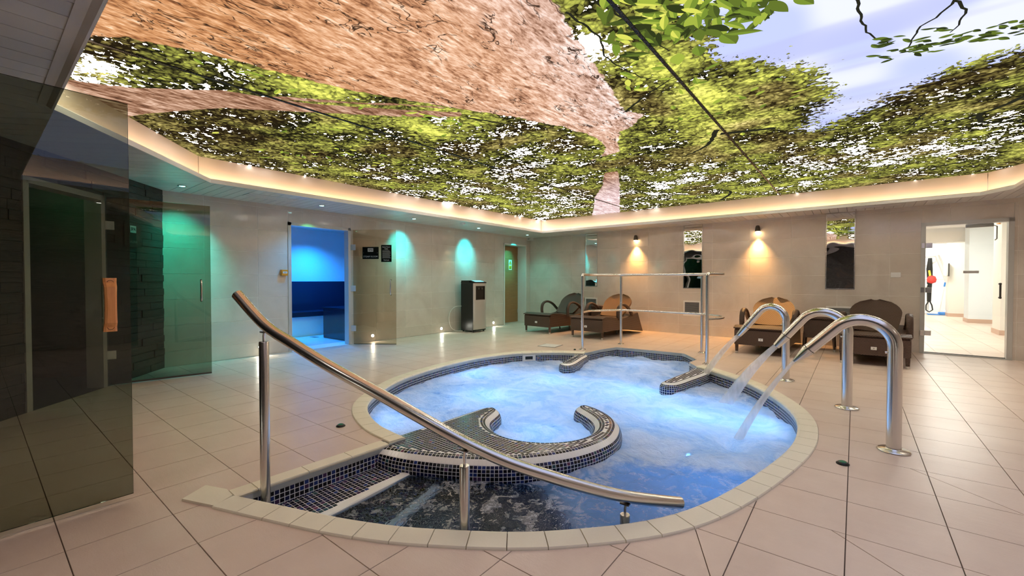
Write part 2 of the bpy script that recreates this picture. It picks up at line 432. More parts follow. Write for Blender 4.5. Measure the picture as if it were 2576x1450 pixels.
# ------------------------------------------------------------------ pool outline (seen from above, counter-clockwise)
SEG_A = [(-2.50, .84), (-2.15, .965), (-1.80, 1.10), (-1.467, 1.278), (-1.03, 1.61), (-.635, 2.129), (-.40, 2.95), (-.315, 3.70), (-.44, 4.42), (-.88, 5.22), (-1.44, 5.75), (-1.60, 5.86)]
SEG_B = [(-1.60, 5.86), (-1.76, 6.10), (-1.746, 6.39), (-2.04, 6.79), (-3.11, 6.74), (-3.21, 6.35), (-3.24, 5.86)]
SEG_C = [(-3.24, 5.86), (-3.42, 5.78), (-3.68, 5.62), (-4.02, 5.24), (-4.18, 4.80), (-4.235, 4.40), (-4.20, 3.90), (-4.11, 3.40), (-3.95, 2.93), (-3.62, 2.42), (-3.32, 2.14), (-2.88, 1.955), (-2.48, 1.905)]
SEG_D = [(-2.48, 1.905), (-2.50, .84)]
MP = .027
segA = catmull(SEG_A, MP); segB = np.concatenate([resample(SEG_B[i:i+2], MP)[:-1] for i in range(len(SEG_B)-1)]+[np.array(SEG_B[-1:])])
segC = catmull(SEG_C, MP); segD = resample(SEG_D, MP)
OUT = np.concatenate([segA[:-1], segB[:-1], segC[:-1], segD[:-1]])
COPW = np.concatenate([np.full(len(segA)-1, .125), np.full(len(segB)-1, .0), np.full(len(segC)-1, .125), np.full(len(segD)-1, .10)])
def normals2(P, closed=True):
    if closed: tn = np.roll(P, -1, 0)-np.roll(P, 1, 0)
    else: tn = np.gradient(P, axis=0)
    tn /= np.maximum(np.linalg.norm(tn, axis=1), 1e-9)[:, None]
    return np.stack([tn[:, 1], -tn[:, 0]], 1)     # outward for a counter-clockwise curve
NOUT = normals2(OUT)
_off = np.maximum(COPW, .004); FLOOR_EDGE = OUT+NOUT*_off[:, None]
FLOOR_EDGE = FLOOR_EDGE[pdist(FLOOR_EDGE, [tuple(p) for p in OUT]) > _off*.93]
WATER_Z = -.14

# ------------------------------------------------------------------ floor: slab and single tiles
FT = .36; FX0, FY0 = -.02, .95
mb = MB()
box2 = [(-7.2, BACK_Y), (RIGHT_X, BACK_Y), (RIGHT_X, 9.55), (-7.2, 9.55)]
def plate_with_hole(outer, hole, z0, z1):
    vs = [Vector(p) for p in outer]+[Vector(p) for p in hole]
    no, nh = len(outer), len(hole)
    ed = [(i, (i+1) % no) for i in range(no)]+[(no+i, no+(i+1) % nh) for i in range(nh)]
    v, e, f, *_ = delaunay_2d_cdt(vs, ed, [], 0, 1e-5)
    c = np.array([[sum(v[i].x for i in t)/3, sum(v[i].y for i in t)/3] for t in f])
    keep = pip(c, outer) & ~pip(c, hole)
    mb = MB(); mb.add([(p.x, p.y, z1) for p in v], [t for t, k in zip(f, keep) if k]); return mb
floor = struct(obj('floor', plate_with_hole(box2, [tuple(p) for p in FLOOR_EDGE[::2]], -.1, -.006), 'floor_grout'))
def cam_px(x, y, z=0):
    yaw = R(38.5); dx, dy, dz = x, y, z-CAM_H
    wd = -math.sin(yaw)*dx+math.cos(yaw)*dy
    if wd < .15: return None
    return 1288+1085*(math.cos(yaw)*dx+math.sin(yaw)*dy)/wd, 706-1085*dz/wd, wd
CUTS = [((-.57, 2.06), (-.38, 1.65)), ((-.036, 2.358), (.45, 1.93)), ((.329, 3.413), (.90, 2.89))]
edge_poly = [tuple(p) for p in FLOOR_EDGE]
tiles = []
eps = .0022
ix0, ix1 = math.floor((-6.93-FX0)/FT), math.ceil((RIGHT_X-FX0)/FT)
iy0, iy1 = math.floor((BACK_Y-FY0)/FT), math.ceil((9.55-FY0)/FT)
slate_line = (SL0, SL_E)
room_clip = [(-6.925, BACK_Y), (RIGHT_X, BACK_Y), (RIGHT_X, 9.02), (-6.925, 9.495)]
for i in range(ix0, ix1):
    for j in range(iy0, iy1):
        x, y = FX0+i*FT, FY0+j*FT
        poly = [(x, y), (x+FT, y), (x+FT, y+FT), (x, y+FT)]
        poly = clip_convex(poly, room_clip)
        if len(poly) >= 3: poly = clip_half(poly, SL0, SL_E)
        if len(poly) < 3 or area(poly) < 3e-4: continue
        polys = [poly]
        for a, b in CUTS:
            nxt = []
            for p in polys:
                cx = sum(q[0] for q in p)/len(p); cy = sum(q[1] for q in p)/len(p)
                L = math.hypot(b[0]-a[0], b[1]-a[1]); tt = ((cx-a[0])*(b[0]-a[0])+(cy-a[1])*(b[1]-a[1]))/L
                if -.1 < tt < L+.1:
                    for q in (clip_half(p, a, b), clip_half(p, b, a)):
                        if len(q) >= 3 and area(q) > 3e-4: nxt.append(q)
                else: nxt.append(p)
            polys = nxt
        for p in polys:
            p = shrink(p, eps)
            if len(p) >= 3: tiles.append(p)
EP = np.array(edge_poly)
def tile_mesh(p):
    P = np.array(p); lo, hi = P.min(0)-.02, P.max(0)+.02
    near = np.where((EP[:, 0] > lo[0]) & (EP[:, 0] < hi[0]) & (EP[:, 1] > lo[1]) & (EP[:, 1] < hi[1]))[0]
    if len(near) == 0:
        if pip(P.mean(0)[None], edge_poly)[0]: return None
        mb = MB(); mb.prism(p, -.006, 0.0); return mb
    n = len(p); N = len(EP); need = set()
    for k in near: need |= {k, (k+1) % N, (k-1) % N}
    need = sorted(need); idx = {k: n+q for q, k in enumerate(need)}
    vs = [Vector(q) for q in p]+[Vector(EP[k]) for k in need]
    ed = [(k, (k+1) % n) for k in range(n)]+[(idx[k], idx[(k+1) % N]) for k in need if (k+1) % N in idx]
    v, e, f, *_ = delaunay_2d_cdt(vs, ed, [], 0, 1e-6)
    if not f: return None
    c = np.array([[sum(v[q].x for q in t)/3, sum(v[q].y for q in t)/3] for t in f])
    keep = pip(c, p) & ~pip(c, edge_poly)
    f = [t for t, kk in zip(f, keep) if kk]
    if not f: return None
    used = sorted({q for t in f for q in t}); rm = {q: r for r, q in enumerate(used)}
    cnt = {}
    for t in f:
        for a, b in zip(t, t[1:]+t[:1]): cnt[(a, b)] = 1
    bord = [(a, b) for (a, b) in cnt if (b, a) not in cnt]
    mb = MB(); m = len(used)
    mb.add([(v[q].x, v[q].y, 0) for q in used]+[(v[q].x, v[q].y, -.006) for q in used], [tuple(rm[q] for q in t) for t in f]+[(rm[b], rm[a], m+rm[a], m+rm[b]) for a, b in bord])
    return mb
items = []
for p in tiles:
    mb = tile_mesh(p)
    if mb is None: continue
    cx = sum(q[0] for q in p)/len(p); cy = sum(q[1] for q in p)/len(p); pr = cam_px(cx, cy)
    vis = pr is not None and -250 < pr[0] < 2826 and pr[1] < 1650
    items.append((abs(area(p))/pr[2]**3 if vis else -1, mb))
items.sort(key=lambda t: -t[0])
rest = MB()
for k, (a, mb) in enumerate(items):
    if k < 300 and a > 0: obj('floor_tile', mb, 'floor', floor)
    else: rest.add(mb.v, mb.f)
stuff(obj('floor_tiles', rest, 'floor', floor))

# ------------------------------------------------------------------ mosaic helper
KINDS = ['mos_black', 'mos_navy', 'mos_blue', 'mos_purple', 'mos_teal', 'mos_rose', 'mos_white']
WEIGHTS = [.46, .34, .09, .05, .035, .015]
class Mosaic:
    def __init__(s): s.t = []
    def quad(s, c4, white=False, fill=.85, proud=.0009):
        C4 = np.array(c4, float); c = C4.mean(0)
        n = np.cross(C4[1]-C4[0], C4[3]-C4[0]); L = np.linalg.norm(n)
        if L < 1e-7: return
        k = 6 if white else int(rng.choice(6, p=np.array(WEIGHTS)/sum(WEIGHTS)))
        s.t.append((c+(C4-c)*fill, n/L, k, proud))
    def grid(s, P, white_rows=(), tiles_rows=None, closed=False, white_fill=.95):
        P = np.array(P); r, c = P.shape[:2]
        for i in range(r-1):
            if tiles_rows is not None and i not in tiles_rows: continue
            for j in range(c if closed else c-1):
                j2 = (j+1) % c
                s.quad([P[i, j], P[i, j2], P[i+1, j2], P[i+1, j]], i in white_rows, white_fill if i in white_rows else .85)
def tile_score(t):
    pr = cam_px(*t[0].mean(0))
    if pr is None or not (0 < pr[0] < 2576 and 0 < pr[1] < 1450): return -1
    c = t[0].mean(0); v = np.array([0, 0, CAM_H])-c; v /= np.linalg.norm(v)
    a = np.linalg.norm(np.cross(t[0][1]-t[0][0], t[0][3]-t[0][0]))
    return a*max(0, t[1]@v)/pr[2]**2
UNIT = {}
def emit_tiles(mos, parent, single, joined_name='mosaic_tiles'):
    """the given indices become single objects, the rest one joined mesh"""
    mb = MB()
    for k, (q, n, m, pd) in enumerate(mos.t):
        if k in single:
            if m not in UNIT:
                u = MB(); e = .47
                u.add([(-.5, -.5, 0), (.5, -.5, 0), (.5, .5, 0), (-.5, .5, 0), (-e, -e, 1), (e, -e, 1), (e, e, 1), (-e, e, 1)], [(4, 5, 6, 7), (0, 1, 5, 4), (1, 2, 6, 5), (2, 3, 7, 6), (3, 0, 4, 7)])
                UNIT[m] = u.mesh('mosaic_tile', KINDS[m])
            o = obj('mosaic_tile', UNIT[m], None, parent)
            u = (q[1]+q[2]-q[0]-q[3])/2; v = (q[2]+q[3]-q[0]-q[1])/2; c = q.mean(0)
            o.matrix_local = Matrix(((u[0], v[0], n[0]*pd, c[0]), (u[1], v[1], n[1]*pd, c[1]), (u[2], v[2], n[2]*pd, c[2]), (0, 0, 0, 1)))
        else:
            c = q.mean(0); top = c+(q-c)*.94+n*pd
            mb.add(list(q)+list(top), [(4, 5, 6, 7), (0, 1, 5, 4), (1, 2, 6, 5), (2, 3, 7, 6), (3, 0, 4, 7)], m)
    return stuff(obj(joined_name, mb, KINDS, parent))

pool = thing('whirlpool_spa', 'sunken round whirlpool spa lined with dark blue mosaic and edged in cream stone', 'spa pool')
# basin
BZ = -.92
mb = MB()
P = [[(p[0], p[1], z) for p in OUT] for z in (-.17, BZ)]
mb.grid(P, 0, True, True); mb.f = [tuple(reversed(f)) for f in mb.f]
poly = [Vector((p[0], p[1], 0)) for p in OUT[::4]]
tri = tessellate_polygon([poly]); mb.add([(p.x, p.y, BZ) for p in poly], tri)
basin = obj('basin', mb, 'basin', pool)
# rim wall: white trim band and mosaic rows
rim_rows = [0.002, -.042]+[-.042-MP*k for k in range(1, 6)]
mb = MB(); rimP = np.array([[(p[0], p[1], z) for p in OUT] for z in rim_rows])
rimP_r = rimP[:, ::-1]
mb.grid([list(r) for r in rimP_r], 0, False, True)
rim = obj('rim_wall', mb, 'grout_white', pool)
mos_rim = Mosaic(); mos_rim.grid(rimP_r[1:][::-1][:, ::-1], (), None, True)
for k, (q, n, m, pd) in enumerate(mos_rim.t):                       # make sure normals look into the pool
    c = q.mean(0); j = int(np.argmin((OUT[:, 0]-c[0])**2+(OUT[:, 1]-c[1])**2))
    if n[:2]@NOUT[j] > 0: mos_rim.t[k] = (q[::-1].copy(), -n, m, pd)
# white trim pieces
trim_mos = Mosaic(); st = 4; N = len(OUT)
for j in range(0, N-st+1, st):
    a, b = OUT[j], OUT[(j+st) % N]
    trim_mos.quad([(b[0], b[1], -.042), (a[0], a[1], -.042), (a[0], a[1], .002), (b[0], b[1], .002)], True, .985, .003)
mb = MB()
for q, n, m, pd in trim_mos.t:
    c = q.mean(0); j = int(np.argmin((OUT[:, 0]-c[0])**2+(OUT[:, 1]-c[1])**2)); n2 = n if n[:2]@NOUT[j] < 0 else -n
    mb.add(list(q)+list(q+n2*pd), [(4, 5, 6, 7), (7, 6, 5, 4), (0, 1, 5, 4), (1, 2, 6, 5), (2, 3, 7, 6), (3, 0, 4, 7)])
stuff(obj('trim_tiles', mb, 'trim_white', pool))
# coping stones
def coping(seg, w, length, rise=.0115):
    n = len(seg); nrm = normals2(seg, False); step = max(2, round(length/MP)); k = 0
    bed = MB()
    while k < n-1:
        e = min(n-1, k+step)
        if n-1-e < step*.4: e = n-1
        prof = [(-.004, -.012), (-.006, -.002), (.0, rise*.6), (.012, rise), (w-.004, rise), (w-.001, rise*.5), (w, -.006)]
        cols = []
        idx = np.linspace(k, e, max(2, (e-k)//3+1))
        L = np.linspace(0, 1, len(idx))
        for q, s in enumerate(idx):
            f = int(math.floor(s)); g = min(f+1, n-1); a = s-f
            p = seg[f]*(1-a)+seg[g]*a; nn = nrm[f]*(1-a)+nrm[g]*a; tn = np.array([-nn[1], nn[0]])
            off = .0022 if q == 0 else (-.0022 if q == len(idx)-1 else 0)
            cols.append([(p[0]+nn[0]*d+tn[0]*off, p[1]+nn[1]*d+tn[1]*off, z) for d, z in prof])
        mb = MB(); mb.grid([list(c) for c in cols], 0, False)
        for c, rev in ((cols[0], False), (cols[-1], True)): mb.add(c, [tuple(range(len(c)))[::(-1 if rev else 1)]])
        obj('coping_stone', mb, 'coping', pool); k = e
    b2 = MB(); b2.grid([[(p[0], p[1], -.004) for p in seg], [(p[0]+q[0]*w, p[1]+q[1]*w, -.004) for p, q in zip(seg, nrm)]], 0, False)
    obj('coping_bed', b2, 'coping_grout', pool)
coping(segA, .125, .15); coping(segC, .125, .15); coping(segD[5:], .10, .26, .003)
# corner stones of the coping
for pts in ([(-2.505, .83), (-2.60, .835), (-2.74, .78), (-2.66, .655), (-2.455, .735)],):
    mb = MB(); pp = pts if area(pts) > 0 else pts[::-1]; mb.prism(pp, -.006, .012); obj('coping_stone', mb, 'coping', pool)

# ------------------------------------------------------------------ mosaic benches standing in the pool
def bench(name, outline, rad_fn, top_z, depth_rows, rows_arc=6, white=3, depth=.6):
    P = catmull(outline, MP, True)[:-1]
    if area([tuple(p) for p in P]) < 0: P = P[::-1].copy()
    for _ in range(2): P = .25*np.roll(P, 1, 0)+.5*P+.25*np.roll(P, -1, 0)
    Nn = normals2(P); rad = np.array([rad_fn(p) for p in P])
    for _ in range(12): rad = .25*np.roll(rad, 1)+.5*rad+.25*np.roll(rad, -1)
    rows = []
    for k in range(depth_rows, 0, -1): rows.append(np.c_[P, top_z-rad-MP*k])
    nr = rows_arc; wts = [1.9 if k == white else 1.0 for k in range(nr)]; acc = np.r_[0, np.cumsum(wts)]/sum(wts)
    for k in range(nr+1):
        a = PI/2*acc[k]; ins = rad*(1-math.cos(a))
        rows.append(np.c_[P-Nn*ins[:, None], top_z-rad*(1-math.sin(a))])
    G = MB(); low = np.c_[P, np.full(len(P), top_z-depth)]
    G.grid([[tuple(p) for p in low], [tuple(p) for p in rows[0]]], 1, True, True); G.grid([[tuple(p) for p in r] for r in rows], 0, True, True)
    inner = rows[-1]; poly = [Vector((p[0], p[1], 0)) for p in inner]
    tri = tessellate_polygon([poly]); vs = [(p.x, p.y, top_z) for p in poly]
    fs = [t if np.cross(np.array(vs[t[1]])-vs[t[0]], np.array(vs[t[2]])-vs[t[0]])[2] > 0 else tuple(reversed(t)) for t in tri]
    G.add(vs, fs)
    body = obj(name, G, ['grout_white', 'basin'], pool)
    mos = Mosaic(); mos.grid(np.array(rows), (depth_rows+white,), None, True)
    # flat top: straight rows of tiles
    x0, y0 = P.min(0); x1, y1 = P.max(0)
    gx, gy = np.meshgrid(np.arange(x0, x1, MP)+MP/2, np.arange(y0, y1, MP)+MP/2); pts = np.c_[gx.ravel(), gy.ravel()]
    ip = [tuple(p[:2]) for p in inner]; ok = sdf(pts, ip) > .009
    for px, py in pts[ok]:
        h = MP/2; mos.quad([(px-h, py-h, top_z), (px+h, py-h, top_z), (px+h, py+h, top_z), (px-h, py+h, top_z)])
    return body, mos
ISL = [(-2.57, 1.665), (-2.44, 1.69), (-2.225, 1.755), (-1.918, 1.905), (-1.645, 2.12), (-1.42, 2.46), (-1.335, 2.81), (-1.385, 3.09), (-1.50, 3.30), (-1.67, 3.45), (-1.85, 3.53), (-1.955, 3.53), (-2.0, 3.45), (-1.96, 3.355),
       (-1.84, 3.275), (-1.70, 3.17), (-1.60, 3.02), (-1.565, 2.84), (-1.62, 2.66), (-1.76, 2.52), (-1.95, 2.46), (-2.15, 2.51), (-2.30, 2.63), (-2.365, 2.78), (-2.41, 2.885), (-2.49, 2.92), (-2.565, 2.86), (-2.585, 2.5), (-2.585, 2.2), (-2.60, 1.95)]
def isl_rad(p):
    if p[0] < -2.5: return .022
    return .098
bench_main, mos_main = bench('ring_bench', ISL, isl_rad, -.012, 7, depth=.9)
ARM_L = [(-3.20, 5.92), (-3.44, 6.0), (-3.34, 5.6), (-3.255, 5.25), (-3.20, 5.06), (-3.09, 5.01), (-3.01, 5.06), (-3.02, 5.25), (-3.11, 5.6)]
ARM_R = [(-1.42, 5.78), (-1.40, 5.6), (-1.455, 5.2), (-1.50, 4.9), (-1.56, 4.79), (-1.65, 4.77), (-1.72, 4.84), (-1.71, 5.1), (-1.665, 5.6), (-1.65, 5.92)]
bench_l, mos_l = bench('divider_arm', ARM_L, lambda p: .07, -.018, 4, 5, 3)
bench_r, mos_r = bench('divider_arm', ARM_R, lambda p: .07, -.018, 4, 5, 3)

# entry steps
STEP1 = [(-2.53, 1.76), (-2.53, .80), (-2.125, .945), (-2.17, 1.12), (-2.245, 1.78)]
STEP2 = [(-2.245, 1.78), (-2.125, .945), (-1.83, 1.06), (-1.90, 1.37), (-2.06, 1.90)]
G = MB(); G.prism(STEP1, -.5, -.131); G.add([(x, y, -.1305) for x, y in STEP1], [tuple(range(len(STEP1)))], 1); step1 = obj('entry_step', G, ['basin', 'grout_white'], pool)
G = MB(); G.prism(STEP2, -.7, -.245); G.prism([(-2.06, 1.90), (-1.90, 1.37), (-1.83, 1.06), (-1.5, 1.2), (-1.6, 1.55), (-1.85, 2.0)], -.8, -.40); step2 = obj('entry_step', G, 'basin', pool)
mos_step = Mosaic()
def step_tiles(poly, z, margin):
    P = np.array(poly); x0, y0 = P.min(0); x1, y1 = P.max(0)
    gx, gy = np.meshgrid(np.arange(x0, x1, MP)+MP/2, np.arange(y0, y1, MP)+MP/2); pts = np.c_[gx.ravel(), gy.ravel()]
    for px, py in pts[sdf(pts, poly) > margin]:
        if abs(z+.13) < .01 and px < -2.49: continue
        h = MP/2; mos_step.quad([(px-h, py-h, z), (px+h, py-h, z), (px+h, py+h, z), (px-h, py+h, z)])
step_tiles([(-2.53, 1.76), (-2.53, .80), (-2.18, .92), (-2.22, 1.12), (-2.295, 1.77)], -.13, .011)
step_tiles([(-2.245, 1.78), (-2.125, .945), (-1.88, 1.04), (-1.95, 1.36), (-2.11, 1.87)], -.245, .011)
for zz, line in ((-.13, [(-2.245, 1.78), (-2.17, 1.12), (-2.125, .945)]), (-.245, [(-2.06, 1.90), (-1.90, 1.37), (-1.83, 1.06)])):
    L = resample(line, .05); nn = normals2(L, False); mb = MB()
    for a, b, na, nb in zip(L[:-1], L[1:], nn[:-1], nn[1:]):
        prof = lambda p, n_, sgn: [(p[0]+n_[0]*d*sgn, p[1]+n_[1]*d*sgn, zz+z) for d, z in ((.006, -.03), (.006, -.002), (.0, .004), (-.045, .004), (-.048, -.005))]
        sg = 1 if (a+na*.03)[0] > a[0] else -1
        A_, B_ = prof(a, na, sg), prof(b, nb, sg); mb.grid([A_, B_], 0, False)
    obj('step_nosing', mb, 'mos_white', pool if zz > -.2 else pool)

# single mosaic pieces: the 300 that show largest, the rest joined
allt = [(tile_score(t), 'm', k) for k, t in enumerate(mos_main.t)]+[(tile_score(t), 'r', k) for k, t in enumerate(mos_rim.t) if mos_rim.t[k][0].mean(0)[2] > -.15]+[(tile_score(t), 's', k) for k, t in enumerate(mos_step.t)]
allt.sort(key=lambda t: -t[0]); sel = {'m': set(), 'r': set(), 's': set()}
for sc, g, k in allt[:300]: sel[g].add(k)
emit_tiles(mos_main, bench_main, sel['m']); emit_tiles(mos_rim, rim, sel['r']); emit_tiles(mos_step, step1, sel['s'])
emit_tiles(mos_l, bench_l, set()); emit_tiles(mos_r, bench_r, set())
# skimmer inlet in the rim wall
sk = Vector((-3.83, 5.27)); ja = int(np.argmin((OUT[:, 0]-sk.x)**2+(OUT[:, 1]-sk.y)**2)); nn = NOUT[ja]
mat_sk = Matrix.Translation((OUT[ja][0], OUT[ja][1], -.075)) @ Matrix.Rotation(math.atan2(nn[1], nn[0])-PI/2, 4, 'Z')
mb = MB()
for (x0, x1, z0, z1) in ((-.1, .1, .025, .05), (-.1, .1, -.05, -.025), (-.1, -.06, -.025, .025), (.06, .1, -.025, .025)): mb.box(x0, x1, -.02, .01, z0, z1)
o = obj('skimmer_frame', mb, 'white', pool); o.matrix_local = mat_sk
mb = MB(); mb.box(-.06, .06, -.004, .0, -.025, .025); s2 = obj('skimmer_mouth', mb, 'black_plastic', o)

# ------------------------------------------------------------------ whirlpool water: heaving foam over lamp-lit water
t = NT('whirlpool_water'); g = t.geo(); fo = t.attr('foam')
gm = t.map(g, (1, 1, 1), (0, 0, .6))
n1 = t.noise(gm, 2.3, 5, .60, 1.3); n2 = t.noise(gm, 9, 4, .65, 1.0); n3 = t.noise(g, 46, 3, .7, .3)
thick = t.math('ADD', t.math('ADD', n1, t.math('MULTIPLY', n2, .50)), t.math('MULTIPLY', n3, .10))
f = t.math('ADD', thick, t.math('SUBTRACT', fo, 1.30)); mask = t.smooth(f, -.04, .28)
fleck = t.math('MULTIPLY', t.smooth(t.math('ADD', t.math('ADD', n2, t.math('MULTIPLY', n3, .55)), t.math('MULTIPLY', n1, .35)), .985, 1.05), .8)
mask = t.math('MAXIMUM', mask, fleck)
lace = t.math('MULTIPLY', t.smooth(n3, .40, .54), t.math('SUBTRACT', 1.0, t.smooth(f, .0, .35)))
mask = t.math('MULTIPLY', mask, t.math('SUBTRACT', 1.0, t.math('MULTIPLY', lace, .55)))
df = t.n('ShaderNodeBsdfDiffuse'); t.put(df.inputs[0], t.mix(t.smooth(n1, .36, .62), (.62, .73, .84), (.96, .97, .98)))
tl = t.n('ShaderNodeBsdfTranslucent'); tl.inputs[0].default_value = (.80, .90, .98, 1)
foam = t.n('ShaderNodeMixShader'); foam.inputs[0].default_value = .32; t.l(df.outputs[0], foam.inputs[1]); t.l(tl.outputs[0], foam.inputs[2])
tr = t.n('ShaderNodeBsdfRefraction'); tr.inputs['Color'].default_value = (.62, .76, .90, 1); tr.inputs['IOR'].default_value = 1.33; tr.inputs['Roughness'].default_value = 0.0
wt = t.n('ShaderNodeBsdfTranslucent'); wt.inputs[0].default_value = (.30, .62, .98, 1)
wd = t.n('ShaderNodeBsdfDiffuse'); wd.inputs[0].default_value = (.16, .32, .58, 1)
mw = t.n('ShaderNodeMixShader'); mw.inputs[0].default_value = .45; t.l(wt.outputs[0], mw.inputs[1]); t.l(wd.outputs[0], mw.inputs[2])
aer = t.n('ShaderNodeMixShader'); t.put(aer.inputs[0], t.math('MULTIPLY', t.smooth(t.math('ADD', t.attr('air'), t.math('MULTIPLY', t.math('SUBTRACT', n2, .5), .55)), .22, .74), .92)); t.l(tr.outputs[0], aer.inputs[1]); t.l(mw.outputs[0], aer.inputs[2])
gl = t.n('ShaderNodeBsdfGlossy'); gl.inputs['Roughness'].default_value = .04
bmp = t.bump(t.math('ADD', n1, t.math('MULTIPLY', n2, .6)), .55, .04); t.l(bmp, gl.inputs['Normal']); t.l(bmp, tr.inputs['Normal'])
t.l(t.bump(thick, 1.0, .17), df.inputs['Normal'])
fr = t.n('ShaderNodeFresnel'); fr.inputs[0].default_value = 1.33; t.l(bmp, fr.inputs['Normal'])
wa = t.n('ShaderNodeMixShader'); t.l(fr.outputs[0], wa.inputs[0]); t.l(aer.outputs[0], wa.inputs[1]); t.l(gl.outputs[0], wa.inputs[2])
mx = t.n('ShaderNodeMixShader'); t.l(mask, mx.inputs[0]); t.l(wa.outputs[0], mx.inputs[1]); t.l(foam.outputs[0], mx.inputs[2])
M['water'] = t.done(mx.outputs[0])
def build_water():
    st = .022; xs = np.arange(-4.3, -.25, st); ys = np.arange(.8, 6.85, st)
    X, Y = np.meshgrid(xs, ys); pts = np.c_[X.ravel(), Y.ravel()]
    outl = [tuple(p) for p in OUT[::3]]; sd = sdf(pts, outl); keep = sd > -.03
    hole = np.array([-1.97, 2.87]); isl = [tuple(p) for p in ISL]; si = sdf(pts, isl)
    # foam density: sparse by the entry steps, dense in the middle and along the far side
    a = np.array([-2.35, 1.75]); b = np.array([-.45, 2.95]); d = (b-a)/np.linalg.norm(b-a); nrm = np.array([-d[1], d[0]])
    q = (pts-a)@nrm; den = np.clip(.50+q/.9, 0, 1); den = den*den*(3-2*den)
    den = np.maximum(den, np.exp(-((pts-hole)**2).sum(1)/.3**2))
    den = den*.86
    blue = np.exp(-(((pts-np.array([-.78, 2.75]))/np.array([.42, .38]))**2).sum(1)); den -= .18*blue
    den += .10*np.exp(-(((pts-np.array([-.55, 4.0]))/np.array([.35, .9]))**2).sum(1))+.14*np.exp(-(((pts-np.array([-2.4, 4.3]))/np.array([1.3, 1.0]))**2).sum(1))
    den -= .12*np.exp(-(((pts-np.array([-1.0, 5.1]))/np.array([.3, .3]))**2).sum(1))
    z = np.zeros(len(pts))
    for k in np.where(keep)[0]:
        x, y = pts[k]; 
        wx = x+.25*mnoise.noise((x*1.7, y*1.7, 5.0)); wy = y+.25*mnoise.noise((x*1.7, y*1.7, 8.0))
        z[k] = .040*mnoise.noise((wx*2.3, wy*2.3, 3.1))+.028*(.5-abs(mnoise.noise((wx*4.6, wy*4.6, 9.2))))+.010*mnoise.noise((x*11, y*11, 1.7))
    air = np.clip((np.hypot(pts[:, 0]+1.85, (pts[:, 1]-1.45)*1.15)-.62)/.45, 0, 1); air = np.maximum(air*air*(3-2*air)*.75, den)
    amp = .18+1.0*np.clip(den, 0, 1); z = z*amp+.03*np.exp(-((pts-hole)**2).sum(1)/.25**2)
    z += .02*np.exp(-(((pts-np.array([-2.5, 6.2]))/np.array([.6, .4]))**2).sum(1))
    idx = -np.ones(len(pts), int); idx[keep] = np.arange(keep.sum())
    nx = len(xs); quads = []
    K = idx.reshape(X.shape)
    a0, a1, a2, a3 = K[:-1, :-1], K[:-1, 1:], K[1:, 1:], K[1:, :-1]; ok = (a0 >= 0) & (a1 >= 0) & (a2 >= 0) & (a3 >= 0)
    fs = np.stack([a0[ok], a1[ok], a2[ok], a3[ok]], 1)
    me = bpy.data.meshes.new('water'); me.from_pydata(np.c_[pts[keep], WATER_Z+z[keep]].tolist(), [], fs.tolist())
    me.materials.append(M['water']); me.polygons.foreach_set('use_smooth', [True]*len(me.polygons))
    at = me.attributes.new('foam', 'FLOAT', 'POINT'); at.data.foreach_set('value', den[keep].astype(np.float32)); at = me.attributes.new('air', 'FLOAT', 'POINT'); at.data.foreach_set('value', air[keep].astype(np.float32))
    o = bpy.data.objects.new('whirlpool_water', me); COL.objects.link(o); me.update(); return o
water = stuff(tag(build_water(), 'churning pale blue whirlpool water covered in white foam', 'water'))

# ------------------------------------------------------------------ ceiling: plank soffit, cove and backlit print
LIP = [(-4.12, .36), (1.50, .36), (1.50, 7.95), (1.28, 8.32), (-5.78, 8.44), (-5.80, 1.74)]     # counter-clockwise edge of the opening
COVE = .16; PRINT_Z = 2.56
def offset_poly(poly, d):
    out = []; n = len(poly)
    for i in range(n):
        p0, p1, p2 = map(np.array, (poly[i-1], poly[i], poly[(i+1) % n]))
        e1 = (p1-p0)/np.linalg.norm(p1-p0); e2 = (p2-p1)/np.linalg.norm(p2-p1)
        n1 = np.array([e1[1], -e1[0]]); n2 = np.array([e2[1], -e2[0]]); b = (n1+n2); b /= (1+n1@n2)
        out.append(tuple(p1+b*d))
    return out
FASC = offset_poly(LIP, COVE)
ceil_outer = [(-7.05, BACK_Y), (RIGHT_X, BACK_Y), (RIGHT_X, 9.6), (-7.05, 9.6)]
ceiling = struct(obj('ceiling', plate_with_hole(ceil_outer, offset_poly(LIP, .03), 0, CEIL+.008), 'plank_gap'))
ceiling.data.flip_normals()
mb = MB(); mb.box(-7.1, RIGHT_X+.1, BACK_Y-.1, 9.65, 2.66, 2.70); struct(obj('ceiling_slab', mb, 'plank_gap'))
def planks(region, direction, pitch, phase=0):
    d = np.array(direction, float); d /= np.linalg.norm(d); nrm = np.array([-d[1], d[0]])
    c = [p[0]*nrm[0]+p[1]*nrm[1] for p in region]; k0 = math.floor((min(c)-phase)/pitch); k1 = math.ceil((max(c)-phase)/pitch)
    for k in range(k0, k1):
        a = phase+k*pitch; g = .003
        L = 20
        strip = [tuple(nrm*(a+g)-d*L), tuple(nrm*(a+pitch-g)-d*L), tuple(nrm*(a+pitch-g)+d*L), tuple(nrm*(a+g)+d*L)]
        if area(strip) < 0: strip = strip[::-1]
        p = clip_convex(strip, region)
        if len(p) < 3 or area(p) < 1e-3: continue
        mb = MB(); mb.prism(p, CEIL, CEIL+.008); obj('ceiling_plank', mb, 'plank', ceiling)
L0, L1, L2, L3, L4, L5 = offset_poly(LIP, .035)
wl = -6.93
planks([(wl, 1.5), L5, L4, (wl, 9.5)][::1], (1, 0), .115)                       # beside the steam room wall
planks([(wl, 9.5), L4, L3, (1.6, 9.12)], (0, 1), .115)                         # beside the far wall
planks([L3, L2, (2.6, 8.0), (2.6, 9.1), (1.6, 9.12)], (0, 1), .115)
